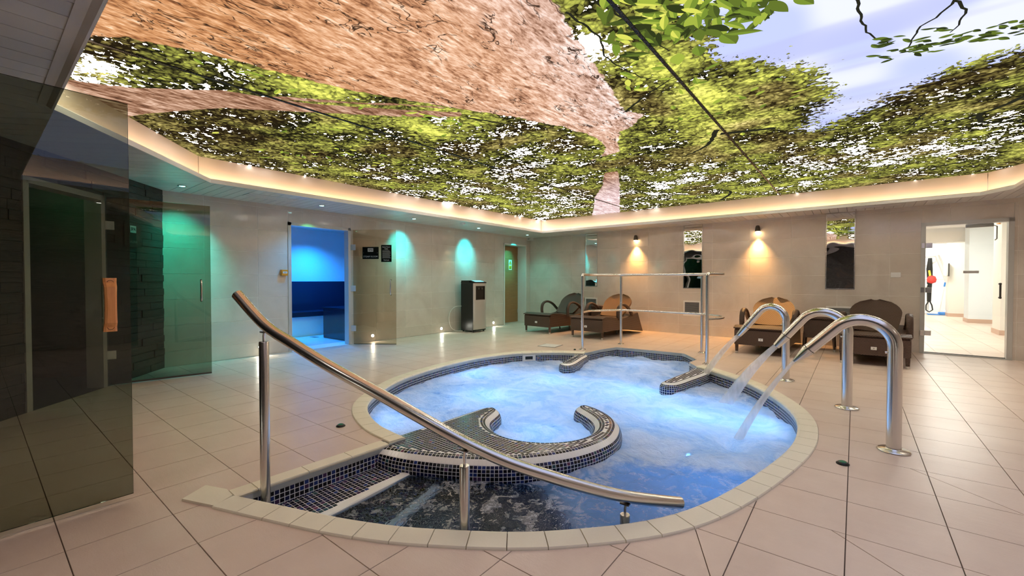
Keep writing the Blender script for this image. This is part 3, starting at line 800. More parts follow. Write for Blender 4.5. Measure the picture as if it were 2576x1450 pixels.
planks([(wl, 1.5), (-5.2, -.05), L0, L5], (-.66, -.75), .14)                   # over the slate wall
planks([(-5.2, -.05), (-4.5, -.7), (RIGHT_X, -.7), (RIGHT_X, .2), (1.55, L1[1]), L0], (0, 1), .15)
planks([(-4.5, -.7), (-4.0, -1.8), (RIGHT_X, -1.8), (RIGHT_X, -.7)], (0, 1), .30)
planks([L1, (RIGHT_X, .2), (RIGHT_X, 8.0), L2], (1, 0), .45)
# lip profile and fascia boards around the opening
n = len(LIP); LI = LIP; LO = offset_poly(LIP, .035); LM = offset_poly(LIP, .012)
lip_mb = [[], []]
for i in range(n):
    a, b = i, (i+1) % n
    mb = MB()
    prof = lambda k: [(*offset_poly(LIP, .075)[k], CEIL-.004), (*LO[k], CEIL-.012), (*LM[k], CEIL-.03), (*LI[k], CEIL-.03), (*LI[k], CEIL+.012), (*LM[k], CEIL+.022), (*LO[k], CEIL+.022), (*LO[k], CEIL+.010), (*FASC[k], CEIL+.010)]
    mb.grid([prof(a), prof(b)], 0, False); mb.f = [tuple(reversed(f)) for f in mb.f]
    o = struct(obj('trim_%d' % (i+1), mb, 'white_paint'))
    mb = MB(); p, q = FASC[a], FASC[b]; e = np.array(q)-np.array(p); e /= np.linalg.norm(e); p2 = np.array(p)+e*.003; q2 = np.array(q)-e*.003
    no = np.array([e[1], -e[0]])
    mb.prism([tuple(p2), tuple(q2), tuple(q2+no*.02), tuple(p2+no*.02)][::-1], CEIL+.011, PRINT_Z+.05)
    obj('fascia_board', mb, 'fascia', o)
    mb = MB(); s0 = np.array(offset_poly(LIP, .085)[a]); s1 = np.array(offset_poly(LIP, .085)[b]); t0 = np.array(offset_poly(LIP, .10)[a]); t1 = np.array(offset_poly(LIP, .10)[b])
    zz = CEIL+.016
    mb.add([(*s0, zz), (*s1, zz), (*t1, zz), (*t0, zz)], [(0, 1, 2, 3)]); obj('led_strip', mb, 'led_cove', o)

def leaf_field(pts, leaves):
    L = np.full(len(pts), -.05); tint = np.zeros(len(pts))
    for (x, y, ang, ln, wd, tn) in leaves:
        m = (np.abs(pts[:, 0]-x) < ln) & (np.abs(pts[:, 1]-y) < ln)
        if not m.any(): continue
        q = pts[m]-(x, y); c, s = math.cos(ang), math.sin(ang)
        u = (q[:, 0]*c+q[:, 1]*s)/ln+.5; v = -q[:, 0]*s+q[:, 1]*c
        uu = np.clip(u, 0, 1); prof = wd*np.sin(PI*uu**.8)**.9
        d = prof-np.abs(v); d = np.where((u < 0) | (u > 1), -np.maximum(np.abs(v), .01)-.01, d)
        old = L[m]; new = np.maximum(old, d); L[m] = new; tt = tint[m]; tt[d > np.maximum(old, -.004)] = tn; tint[m] = tt
    return L, tint
def line_field(pts, lines):
    L = np.full(len(pts), -.2)
    for poly, w0, w1 in lines:
        P = np.array(poly); m = len(P)-1
        for i in range(m):
            a, b = P[i], P[i+1]; ab = b-a; t = np.clip(((pts-a)@ab)/max(ab@ab, 1e-9), 0, 1); q = pts-a-t[:, None]*ab
            wdt = w0+(w1-w0)*(i+t)/m; L = np.maximum(L, wdt-np.hypot(q[:, 0], q[:, 1]))
    return L
def vnoise(pts, scale, octaves=3, rough=.6, seed=0):
    out = np.zeros(len(pts)); amp = 1.0; tot = 0.0
    for o_ in range(octaves):
        r_ = np.random.default_rng(seed*31+o_).random((97, 97)); q = pts*scale*2**o_+50.0; i = np.floor(q).astype(int); f_ = q-i; f_ = f_*f_*f_*(f_*(f_*6-15)+10)
        a, b, c, d = r_[i[:, 0] % 97, i[:, 1] % 97], r_[(i[:, 0]+1) % 97, i[:, 1] % 97], r_[i[:, 0] % 97, (i[:, 1]+1) % 97], r_[(i[:, 0]+1) % 97, (i[:, 1]+1) % 97]
        out += amp*((a*(1-f_[:, 0])+b*f_[:, 0])*(1-f_[:, 1])+(c*(1-f_[:, 0])+d*f_[:, 0])*f_[:, 1]); tot += amp; amp *= rough
    return out/tot
def build_print():
    st = .0175; x0, x1, y0, y1 = -6.0, 1.72, .17, 8.66
    xs = np.arange(x0, x1+st, st); ys = np.arange(y0, y1+st, st); X, Y = np.meshgrid(xs, ys); pts = np.c_[X.ravel(), Y.ravel()]
    keep = sdf(pts, FASC) > -.03
    idx = -np.ones(len(pts), int); idx[keep] = np.arange(keep.sum()); K = idx.reshape(X.shape); pts = pts[keep]
    a0, a1, a2, a3 = K[:-1, :-1], K[:-1, 1:], K[1:, 1:], K[1:, :-1]; ok = (a0 >= 0) & (a1 >= 0) & (a2 >= 0) & (a3 >= 0)
    fs = np.stack([a0[ok], a3[ok], a2[ok], a1[ok]], 1)
    TRUNK = [(-3.0, .1), (-3.62, .38), (-3.40, .60), (-3.26, .88), (-3.13, 1.35), (-2.99, 1.86), (-2.62, 2.55), (-2.36, 3.04), (-2.15, 3.49), (-2.06, 3.96), (-2.12, 4.30), (-2.30, 4.55), (-2.60, 4.72), (-2.34, 4.62), (-2.06, 4.52), (-1.93, 4.20), (-1.80, 3.95), (-1.62, 3.85),
             (-1.45, 3.66), (-1.55, 3.45), (-1.47, 3.12), (-1.38, 2.64), (-1.29, 2.18), (-1.24, 1.94), (-1.20, 1.5), (-1.35, .1)]
    trunk = sdf(pts, TRUNK)
    trunk2 = sdf(pts, [(-4.75, 8.9), (-4.0, 7.6), (-3.58, 6.81), (-3.03, 6.02), (-2.64, 5.3), (-2.45, 5.32), (-2.72, 5.95), (-3.23, 7.09), (-4.05, 8.9)])
    br = sdf(pts, [(-4.45, .42), (-4.25, .77), (-3.77, 1.21), (-3.52, 1.70), (-3.03, 2.26), (-2.66, 2.64), (-2.72, 2.71), (-3.16, 2.36), (-3.71, 1.79), (-4.15, 1.33), (-4.75, 1.0), (-5.1, .85), (-5.0, .5)])
    br = np.maximum(br, line_field(pts, [([(-3.92, 1.28), (-3.56, 1.55), (-3.17, 1.99), (-2.94, 2.2), (-2.7, 2.48)], .035, .012)]))
    br = np.maximum(br, trunk2)
    twigs = [([(-.02, 2.7), (.01, 3.06), (.05, 3.29), (.09, 3.38), (.15, 3.5)], 0.0100, 0.0042), ([(.38, 3.0), (.38, 3.16), (.35, 3.27), (.27, 3.39), (.25, 3.55), (.22, 3.68)], 0.0100, 0.0042), ([(.38, 3.16), (.44, 3.30), (.44, 3.45), (.42, 3.56)], 0.0100, 0.0042),
             ([(1.25, 4.7), (1.02, 5.14), (.93, 5.32), (.82, 5.45), (.66, 5.6)], 0.05, 0.012), ([(.82, 5.45), (.91, 5.77), (1.17, 5.91), (1.5, 6.0)], 0.025, 0.02), ([(1.02, 5.2), (1.3, 5.35)], 0.03, 0.05), ([(.45, 5.1), (.35, 5.6), (.12, 5.9)], 0.0100, 0.0042),
             ([(-1.23, 2.0), (-1.2, 2.34), (-1.27, 2.58), (-1.2, 2.97), (-1.1, 3.1)], 0.0100, 0.0042), ([(-1.08, 1.95), (-1.0, 2.3), (-.93, 2.75)], 0.0100, 0.0042), ([(-1.55, 3.5), (-1.3, 3.3), (-1.02, 3.12)], 0.016, 0.0042), ([(-1.9, 4.15), (-1.6, 4.25), (-1.3, 4.15)], 0.016, 0.0042),
             ([(-2.7, 2.75), (-2.5, 3.2), (-2.62, 3.45)], 0.02, 0.0042), ([(-3.3, 2.9), (-2.9, 3.3), (-2.6, 3.6)], 0.0100, 0.0042), ([(-1.05, 4.45), (-1.25, 4.9), (-1.6, 5.2)], 0.03, 0.012), ([(-.6, 4.75), (-1.05, 4.6)], 0.03, 0.04), ([(-3.6, 3.4), (-3.4, 4.2), (-3.0, 4.9)], 0.0100, 0.0042),
             ([(-4.6, 2.2), (-4.2, 2.8), (-3.9, 3.6)], 0.0100, 0.0042), ([(.1, 6.3), (-.2, 6.6), (.3, 7.1), (.2, 7.6)], 0.016, 0.0042), ([(-.6, 7.4), (.4, 7.7), (1.3, 7.4)], 0.014, 0.02), ([(-2.2, 7.0), (-1.6, 7.6), (-1.9, 8.4)], 0.02, 0.03), ([(-5.2, 4.2), (-4.7, 5.0), (-4.2, 5.4)], 0.014, 0.0042), ([(-4.9, 6.2), (-4.3, 7.0), (-4.4, 7.8)], 0.016, 0.0042)]
    lv = []
    r2 = np.random.default_rng(3)
    for k in range(230):                                     # big leaves hanging into the picture
        x = r2.uniform(-1.18, -.12); y = 2.72-.45*(x+.65)**2+.10*math.sin(9*x)-abs(r2.normal(0, .42))
        if x > -.5: y -= (x+.5)*.25
        lv.append((x, y, r2.uniform(.4, 2.4), r2.uniform(.10, .20), r2.uniform(.018, .034), r2.uniform(.05, 1)))
    lv += [(-.92, 2.88, 1.9, .16, .045, .8), (-.60, 2.83, 1.3, .17, .05, .75), (-.52, 2.80, .5, .22, .03, .6), (-.45, 2.62, 1.0, .16, .035, .7), (-.33, 2.66, 1.2, .18, .035, .55), (-.22, 2.68, 1.1, .16, .035, .6), (-.78, 2.86, 1.7, .14, .04, .7)]
    for cx, cy, k, sp in ((.12, 3.46, 10, .05), (.22, 3.66, 16, .08), (.35, 3.72, 16, .07), (.45, 3.66, 12, .06), (.58, 3.70, 16, .08), (.70, 3.72, 16, .08), (.33, 3.50, 8, .05)):
        for _ in range(k): lv.append((cx+r2.normal(0, sp), cy+r2.normal(0, sp*.7), r2.uniform(-.3, 1.2), r2.uniform(.05, .10), r2.uniform(.010, .018), r2.uniform(.0, .6)))
    for k in range(150):                                     # mid-sized bright leaves over the foliage
        c = [(-1.1, 3.0, .25, .4), (-1.0, 3.9, .3, .4), (-3.0, 2.65, .25, .2), (-3.3, 1.3, .15, .4), (-4.6, 3.2, .4, .8), (-4.9, 2.4, .3, .4), (-5.2, 4.6, .3, .8)][k % 7]
        lv.append((r2.normal(c[0], c[2]), r2.normal(c[1], c[3]), r2.uniform(0, 6.3), r2.uniform(.07, .13), r2.uniform(.014, .026), r2.uniform(.75, 1)))
    global PRINT_LEAVES, PRINT_TWIGS
    lp = np.array([[q[0], q[1]] for q in lv]); okl = (sdf(lp, TRUNK) < -.10) | (lp[:, 0] > -1.0); PRINT_LEAVES = [q for q, k_ in zip(lv, okl) if k_]; PRINT_TWIGS = twigs
    SKY = [(-.90, 3.05), (-.80, 2.3), (-.75, .0), (1.9, .0), (1.9, 4.1), (.84, 4.27), (.52, 4.32), (.25, 4.60), (-.10, 5.04), (-.36, 5.33), (-.52, 4.95), (-.29, 4.35), (-.36, 3.80), (-.56, 3.46)]
    sky = sdf(pts, SKY)
    dens = np.clip(.62-sky/.28*.5, -.6, .66)
    def bl(x, y, sx, sy, a): return a*np.exp(-(((pts[:, 0]-x)/sx)**2+((pts[:, 1]-y)/sy)**2))
    dens += bl(-4.1, .5, .25, .2, -.5)+bl(-1.28, 2.45, .12, .25, -.5)+bl(.4, 6.6, 1.0, .9, -.14)+bl(-2.7, 4.0, .5, .8, -.08)+bl(-4.2, 5.6, .8, 1.0, -.06)+bl(-5.0, 7.3, .8, .8, -.08)+bl(-1.8, 6.4, .9, .7, -.08)+bl(-4.6, 1.9, .5, .6, .15)+bl(-.9, 3.9, .4, .7, .2)
    edge = sdf(pts, FASC)
    brown = np.clip(1-edge/.55, 0, 1)*np.clip(1.2-(pts[:, 0]+6)/9, .25, 1)+bl(-5.2, 2.0, .55, .6, .8)+bl(-1.05, 4.8, .35, .45, .5)+bl(-3.9, 4.7, .6, .6, .35)
    bright = bl(-1.05, 3.1, .22, .7, .9)+bl(-1.0, 4.2, .35, .55, .8)+bl(-3.2, 1.6, .2, .9, .7)+bl(-2.95, 2.75, .35, .3, .8)+bl(-4.4, .7, .35, .3, .4)+bl(-5.2, 5.2, .3, 1.5, .4)+bl(-1.0, 7.9, .9, .35, .5)+bl(-1.3, 5.4, .5, .5, .35)
    d = np.array([1.9, 3.5]); d /= np.linalg.norm(d); along = ((pts-np.array([-3.2, .4]))@d)/4.0
    wr = pdist(pts, TRUNK[18:], False)
    pale = np.clip(along*.75+np.clip(1-wr/.55, 0, 1)*.55-.12, 0, 1)
    me = bpy.data.meshes.new('ceiling_print'); me.from_pydata(np.c_[pts, np.full(len(pts), PRINT_Z)].tolist(), [], fs.tolist())
    for nm, v in dict(trunk=trunk, branch=br, dens=dens, brown=brown, bright=bright, pale=pale, sky=sky, clump=.5+(vnoise(pts, 3.4, 4, .6, 1)-.5)*1.0, patch=.5+(vnoise(pts, 2.0, 2, .5, 2)-.5)*.8, crackm=.5+(vnoise(pts, 4.2, 2, .5, 3)-.5)*.8, skyn=.5+(vnoise(pts, 1.4, 2, .5, 4)-.5)*.8, streak=.5+(vnoise(pts*np.array([.35, 2.4]), 2.4, 2, .5, 5)-.5)*.8).items():
        at = me.attributes.new(nm, 'FLOAT', 'POINT'); at.data.foreach_set('value', v.astype(np.float32))
    me.update(); return me
t = NT('forest_print'); g = t.geo()
A = {k: t.attr(k) for k in ('trunk', 'branch', 'dens', 'brown', 'bright', 'pale', 'sky', 'clump', 'patch', 'crackm', 'skyn', 'streak')}
# sky
skyc = t.mix(t.smooth(A['skyn'], .38, .64), (.50, .56, .92), (.74, .77, .98))
skyc = t.mix(t.math('MULTIPLY', t.smooth(A['streak'], .52, .74), .4), skyc, (.42, .43, .66))  # darker bands paint in the uneven backlight
gapc = t.mix(t.smooth(A['sky'], -.25, .0), (GAP_GAIN, GAP_GAIN*.87, GAP_GAIN*.73), (.86, .88, 1.0))
skyc = t.mix(t.smooth(A['sky'], -.10, .05), gapc, skyc)
# foliage
dist = t.n('ShaderNodeVectorMath', operation='ADD'); nz = t.n('ShaderNodeTexNoise'); nz.inputs['Scale'].default_value = 9; nz.inputs['Detail'].default_value = 2; t.l(g, nz.inputs['Vector'])
sc = t.n('ShaderNodeVectorMath', operation='SCALE'); t.l(nz.outputs['Color'], sc.inputs[0]); sc.inputs['Scale'].default_value = .10; t.l(g, dist.inputs[0]); t.l(sc.outputs[0], dist.inputs[1])
v1 = t.voro(dist.outputs[0], 30)
clump = A['clump']; fine = t.noise(dist.outputs[0], 19, 3, .7)
cov = t.math('ADD', t.math('ADD', t.math('MULTIPLY', clump, .75), t.math('MULTIPLY', fine, 1.25)), t.math('SUBTRACT', A['dens'], 1.275))
cov = t.math('ADD', cov, t.math('MULTIPLY', t.math('SUBTRACT', .35, v1.outputs['Distance']), .40))
fmask = t.smooth(cov, -.02, .04)
sepv = t.n('ShaderNodeSeparateColor'); t.l(v1.outputs['Color'], sepv.inputs[0])
tone = t.math('ADD', t.math('MULTIPLY', sepv.outputs[0], .42), t.math('ADD', t.math('SUBTRACT', t.math('MULTIPLY', clump, 1.0), .29), t.math('MULTIPLY', fine, .18)))
tone = t.math('ADD', tone, t.math('MULTIPLY', A['bright'], .34)); tone = t.math('SUBTRACT', tone, t.math('MULTIPLY', v1.outputs['Distance'], .40))
fol = t.ramp(tone, [(.12, (.010, .010, .004)), (.27, (.06, .055, .016)), (.42, (.18, .18, .035)), (.57, (.33, .345, .065)), (.74, (.58, .60, .10)), (.92, (.84, .82, .16))])
fol = t.mix(t.math('MULTIPLY', t.math('MINIMUM', t.math('ADD', A['brown'], t.smooth(A['patch'], .50, .70)), 1.0), .62), fol, t.ramp(tone, [(.2, (.022, .012, .005)), (.45, (.14, .085, .035)), (.65, (.34, .22, .10)), (.88, (.75, .55, .30))]))
col = t.mix(fmask, skyc, fol)
# bark
bm_ = t.map(g, (3.4, 1.0, 1), (0, 0, R(-28)))
b1 = t.noise(bm_, 3.2, 4, .68, 1.1); b2 = t.noise(bm_, 15, 2, .65, .0)
crack = t.noise(t.map(dist.outputs[0], (3.0, 1.0, 1), (0, 0, R(-28))), 2.2, 3, .62, 1.0)
bk = t.math('ADD', t.math('MULTIPLY', b1, .80), t.math('SUBTRACT', t.math('MULTIPLY', b2, .50), .115))
barkA = t.ramp(bk, [(.28, (.045, .018, .009)), (.40, (.28, .11, .045)), (.51, (.56, .255, .105)), (.62, (.76, .42, .22)), (.76, (.97, .76, .55))])
barkB = t.ramp(bk, [(.28, (.06, .03, .025)), (.40, (.36, .20, .14)), (.51, (.66, .45, .37)), (.62, (.88, .72, .67)), (.76, (1.0, .95, .95))])
bark = t.mix(A['pale'], barkA, barkB)
ck = t.math('MULTIPLY', t.math('SUBTRACT', 1.0, t.smooth(t.math('ABSOLUTE', t.math('SUBTRACT', crack, .5)), .0, .022)), t.smooth(A['crackm'], .36, .55))
bark = t.mix(ck, bark, (.04, .02, .012))
bark2 = t.mix(t.smooth(A['pale'], .75, .95), t.ramp(bk, [(.32, (.03, .013, .008)), (.48, (.24, .11, .06)), (.60, (.50, .29, .19)), (.75, (.88, .62, .48))]), t.ramp(bk, [(.28, (.16, .08, .08)), (.42, (.52, .34, .33)), (.58, (.85, .66, .65)), (.75, (1.0, .92, .92))]))
wob = t.math('MULTIPLY', t.math('SUBTRACT', t.noise(g, 8, 2, .6), .5), .10)
col = t.mix(t.smooth(t.math('ADD', A['branch'], t.math('MULTIPLY', wob, .5)), -.004, .008), col, bark2)
col = t.mix(t.smooth(t.math('ADD', A['trunk'], wob), -.004, .010), col, bark)
em = t.n('ShaderNodeEmission'); t.l(col, em.inputs[0]); em.inputs[1].default_value = PRINT_GAIN
M['print'] = t.done(em.outputs[0]); M['print'].cycles.emission_sampling = 'NONE'
pm = build_print(); pm.materials.append(M['print'])
ceiling_print = thing('ceiling_print', 'backlit ceiling print of a forest canopy with a leaning tree trunk', 'ceiling print', T(-2.2, 4.4, 0))
o = obj('printed_sheet', pm, None, ceiling_print); o.location = (2.2, -4.4, 0)
LEAFC = [(.028, .038, .010), (.06, .085, .016), (.11, .155, .022), (.17, .25, .03), (.32, .40, .05), (.62, .64, .10), (.020, .020, .012)]
leaf_m = []
for k, c in enumerate(LEAFC):
    m_ = emit('leaf_print_%d' % (k+1), tuple(v*PRINT_GAIN for v in c), 1.0); m_.cycles.emission_sampling = 'NONE'; leaf_m.append(m_)
mb = MB()
for k, (x, y, ang, ln, wd, tn) in enumerate(PRINT_LEAVES):
    c, s_ = math.cos(ang), math.sin(ang); zz = PRINT_Z-.0030-(k % 400)*4e-6; L_, R_l, mid = [], [], []
    bend = (random.random()-.5)*.5*ln
    for j in range(9):
        u = j/8; w_ = wd*math.sin(PI*u**.85)**.9 if 0 < j < 8 else 0; off = bend*(u-.5)**2
        for lst, sg in ((L_, 1), (R_l, -1)):
            lx, ly = (u-.5)*ln, off+sg*w_; lst.append((x+lx*c-ly*s_, y+lx*s_+ly*c, zz))
        lx, ly = (u-.5)*ln, off; mid.append((x+lx*c-ly*s_, y+lx*s_+ly*c, zz-.00001))
    ti = 0 if tn < .12 else 1 if tn < .35 else 2 if tn < .6 else 3 if tn < .78 else 4 if tn < .9 else 5
    ti2 = max(0, ti-1) if random.random() < .6 else ti
    mb.add(L_+mid, [(j, j+1, 9+j+1, 9+j) for j in range(8)], ti); mb.add(mid+R_l, [(j, j+1, 9+j+1, 9+j) for j in range(8)], ti2)
o = stuff(obj('printed_leaves', mb, leaf_m, ceiling_print)); o.location = (2.2, -4.4, 0)
mb = MB()
for pts_, w0, w1 in PRINT_TWIGS:
    P_ = catmull(pts_, .04) if len(pts_) > 2 else resample(pts_, .05); n_ = len(P_); P_ = P_+np.array([[.006*math.sin(k*1.7), .006*math.cos(k*2.3)] for k in range(n_)]); nr_ = normals2(P_, False)
    wv = np.linspace(w0, w1, n_)[:, None]*.85; a_ = P_+nr_*wv; b_ = P_-nr_*wv
    mb.grid([[(p[0], p[1], PRINT_Z-.0022) for p in a_], [(p[0], p[1], PRINT_Z-.0022) for p in b_]], 0, False)
o = stuff(obj('printed_twigs', mb, [leaf_m[6]], ceiling_print)); o.location = (2.2, -4.4, 0)
for sx in (-3.60, -1.0):
    mb = MB(); mb.box(sx-.011, sx+.011, .2, 8.65, PRINT_Z-.008, PRINT_Z-.001); o = obj('seam_strip', mb, 'black_seam', ceiling_print); o.location = (2.2, -4.4, 0)

# ------------------------------------------------------------------ doorways, doors and rooms beyond
# steam room behind the left wall (blue lit)
SX0, SX1, SY0, SY1, SH = -8.95, -7.05, 2.75, 5.45, 2.18
mb = MB()
mb.box(SX0-.1, SX0, SY0, SY1, 0, SH); steam_wall = struct(obj('wall_steam_back', mb, 'steamwall'))
mb = MB(); mb.box(SX0, SX1, SY0-.1, SY0, 0, SH); struct(obj('wall_steam_left', mb, 'steamwall'))
mb = MB(); mb.box(SX0, SX1, SY1, SY1+.1, 0, SH); steam_r = struct(obj('wall_steam_right', mb, 'steamwall'))
mb = MB(); mb.box(SX1, SX1+.01, SY0, 3.10, 0, SH); mb.box(SX1, SX1+.01, 4.16, SY1, 0, SH); mb.box(SX1, SX1+.01, 3.10, 4.16, 2.03, SH); struct(obj('wall_steam_front', mb, 'steamwall'))
mb = MB(); mb.box(SX0, SX1, SY0, SY1, SH, SH+.05); struct(obj('ceiling_steam_room', mb, 'steamwall'))
mb = MB(); mb.box(SX0, -6.93, SY0, SY1, -.05, 0.0); o = struct(obj('floor_steam_room', mb, 'grout_white'))
for i in range(5):
    for j in range(7):
        x, y = SX0+.01+i*.41, SY0+.02+j*.40
        if x+.40 < -6.94:
            q = MB(); q.box(x, x+.404, y, y+.394, 0, .006); obj('floor_tile', q, 'steamwall', o)
mb = MB(); mb.box(SX0, SX0+.02, SY0, SY1, .50, 1.10); obj('dado_panel', mb, 'dado', steam_wall)
mb = MB(); mb.box(SX0+.02, SX1-.02, SY1-.02, SY1, 0, 1.10); obj('dado_panel', mb, 'dado', steam_r)
b = thing('steam_bench', 'dark built-in bench along the back of the blue steam room', 'bench', T(-8.6, 4.0))
q = MB(); q.box(-.32, .12, -1.2, .9, .40, .50, 0, .008); obj('seat_slab', q, 'dado', b)
q = MB(); q.box(-.32, .02, -1.2, .9, .006, .40); obj('plinth', q, 'steamwall', b)
b = thing('steam_generator_housing', 'dark blue boxed housing at the right of the steam room', 'housing', T(-7.75, 4.62))
q = MB(); q.box(-.40, .40, -.32, .80, .006, .58, 0, .01); obj('cabinet', q, 'dado', b); q = MB(); q.box(-.42, .42, -.34, .80, .58, .60); obj('top', q, 'dado', b)
b = thing('steam_downlight', 'blue downlight in the steam room ceiling', 'downlight', T(-8.35, 4.35, SH))
q = MB(); q.lathe([(.05, -.001), (.05, -.012), (.036, -.014)]); obj('ring', q, 'chrome', b); q = MB(); q.lathe([(.034, -.006), (.03, -.012)]); obj('lens', q, 'led_blue', b)
lamp('steam_lamp', 'SPOT', (0, 0, -.03), (.01, .28, 1.0), 290, b, .05, 135, 1.0)
b = thing('floor_drain', 'small square drain in the pale steam room floor', 'drain', T(-8.3, 4.2, .006)); q = MB(); q.box(-.09, .09, -.05, .05, 0, .002); obj('drain_cover', q, 'grille', b)
# frames
def door_frame(name, mat, hole, mats, wdt=.045, depth=.16, out=.012, sill=False):
    s0, s1, _, z1 = hole; mb = MB()
    mb.box(s0-.004, s0+wdt, -out, depth, 0, z1+.004); mb.box(s1-wdt, s1+.004, -out, depth, 0, z1+.004); mb.box(s0-.004, s1+.004, -out, depth, z1-wdt, z1+.004)
    if sill: mb.box(s0, s1, -.03, .08, 0, .012)
    o = struct(obj(name, mb, mats)); o.matrix_world = mat; return o
f1 = door_frame('door_1', WALL_L, STEAM_HOLE, 'frame_grey', .045, .12)
f2 = door_frame('door_2', WALL_L, OAK_HOLE, 'white_paint', .03, .34, .014)
f3 = door_frame('door_3', WALL_R, GDOOR, 'frame_grey', .05, .14, .014, True)
f4 = door_frame('door_4', WALL_S, SDOOR, 'frame_grey', .05, .14, .014)
# box behind the oak door
mb = MB(); mb.box(8.3, 9.4, .34, .40, 0, 2.2); o = struct(obj('wall_cupboard', mb, 'dark_void')); o.matrix_world = WALL_L
mb = MB(); mb.box(8.38, 9.31, -.01, .40, -.02, .004); o = struct(obj('floor_threshold', mb, 'floor')); o.matrix_world = WALL_L
od = thing('oak_door', 'oak veneer plant room door with a yellow warning sign', 'door', WALL_L @ Matrix.Translation((8.41, .25, 0)))
for k in range(6):
    q = MB(); q.box(.005, .865, 0, .04, .012+k*.335, .012+(k+1)*.335-.002); obj('door_board', q, 'oak', od)
for z in (1.75, .3): q = MB(); q.box(.84, .868, -.006, .03, z-.05, z+.05); obj('hinge', q, 'chrome', od)
q = MB(); q.disc_y((.10, 1.0), .012, -.05, .0, 12); q.tube([(.10, -.05, 1.0), (.20, -.05, 1.0)], .009, 10); obj('lever_handle', q, 'chrome', od)
ws = thing('warning_sign', 'white safety sign with yellow triangle on the oak door', 'sign', WALL_L @ Matrix.Translation((8.95, .2495, 1.535)) @ Matrix.Scale(.55, 4))
q = MB(); q.box(-.12, .12, -.003, 0, -.24, .24, 0, .001); obj('plate', q, 'white', ws)
q = MB(); q.add([(-.10, -.0035, .02), (.10, -.0035, .02), (0, -.0035, .21)], [(0, 1, 2)]); obj('triangle', q, 'sign_black', ws)
q = MB(); q.add([(-.072, -.004, .035), (.072, -.004, .035), (0, -.004, .175)], [(0, 1, 2)]); obj('triangle_field', q, 'yellow', ws)
q = MB(); q.box(-.012, .012, -.0045, -.004, .075, .125); q.box(-.012, .012, -.0045, -.004, .045, .062); obj('exclamation_mark', q, 'sign_black', ws)
q = MB(); q.box(-.10, .10, -.0035, -.003, -.21, -.03); obj('caption_field', q, 'yellow', ws)
text('caption', 'Caution', .055, 'sign_black', ws, (0, -.0042, -.085)); q = MB(); q.box(-.08, .08, -.0042, -.0035, -.17, -.14); obj('caption_line', q, 'sign_black', ws)

def glass_leaf(name, label, mat, width, height, z0, gmat, hinges=(), thick=.01, edge=True):
    d = thing(name, label, 'door', mat)
    q = MB(); q.box(0, width, -thick/2, thick/2, z0, height); obj('glass_pane', q, gmat, d)
    return d
def d_handle(parent, x, z0, z1, y, r=.011, mat='chrome'):
    sg = 1 if y > 0 else -1; q = MB(); h = .055
    path = [(x, 0, z0)]+[(x, y*(1-math.cos(a)), z0+.03*math.sin(a)-.0) for a in ()]
    path = [(x, sg*.004, z0), (x, y*.6, z0), (x, y*.92, z0+.012), (x, y, z0+.035), (x, y, z1-.035), (x, y*.92, z1-.012), (x, y*.6, z1), (x, sg*.004, z1)]
    q.tube(path, r, 12); return obj('pull_handle', q, mat, parent)
# steam room glass leaf standing open
an = math.atan2(.424, .63)
sd_ = glass_leaf('steam_room_door', 'open bronze glass steam room door with two black signs', T(-6.885, 4.19, 0, an), .765, 2.005, .012, 'glass_bronze')
d_handle(sd_, .685, .87, 1.127, -.05)
for z in (1.70, .98, .28): q = MB(); q.box(-.045, .045, -.012, .012, z-.05, z+.05, 0, .003); obj('hinge', q, 'frame_grey', sd_)
q = MB(); q.box(0, .765, -.007, .007, .004, .012); obj('bottom_seal', q, 'darkmetal', sd_)
sg = thing('steam_room_sign', 'black STEAM ROOM sign with a grey SPA logo on the glass door', 'sign', T(-6.885, 4.19, 0, an) @ Matrix.Translation((.315, -.0055, 1.60)))
q = MB(); q.box(-.145, .145, -.006, 0, -.105, .105, 0, .001); obj('plate', q, 'sign_black', sg)
q = MB(); q.box(-.05, .05, -.0068, -.006, .02, .082); lg = obj('logo_field', q, 'grey_text', sg)
text('logo_lettering', 'SPA', .048, 'sign_black', sg, (0, -.0075, .051)); text('lettering', 'STEAM ROOM', .041, 'grey_text', sg, (0, -.0068, -.065))
for x in (-.125, .125): q = MB(); q.disc_y((x, 0), .006, -.009, -.006, 10); obj('screw', q, 'chrome', sg)
sr = thing('steam_rules_notice', 'tall black notice of white rules on the steam room door', 'notice', T(-6.885, 4.19, 0, an) @ Matrix.Translation((.597, -.0055, 1.59)))
q = MB(); q.box(-.093, .093, -.004, 0, -.148, .148, 0, .001); obj('plate', q, 'sign_black', sr)
text('heading', 'Steam Room', .027, 'white', sr, (0, -.0048, .112)); text('heading', 'Rules', .027, 'white', sr, (0, -.0048, .080)); text('closing_line', 'Thank you', .024, 'white', sr, (0, -.0048, -.115))
for k in range(9):
    q = MB(); wl_ = .066+.012*random.random(); q.box(-.07, -.07+2*wl_*.95, -.0046, -.004, .05-k*.0165, .055-k*.0165); obj('text_line', q, 'grey_text', sr)
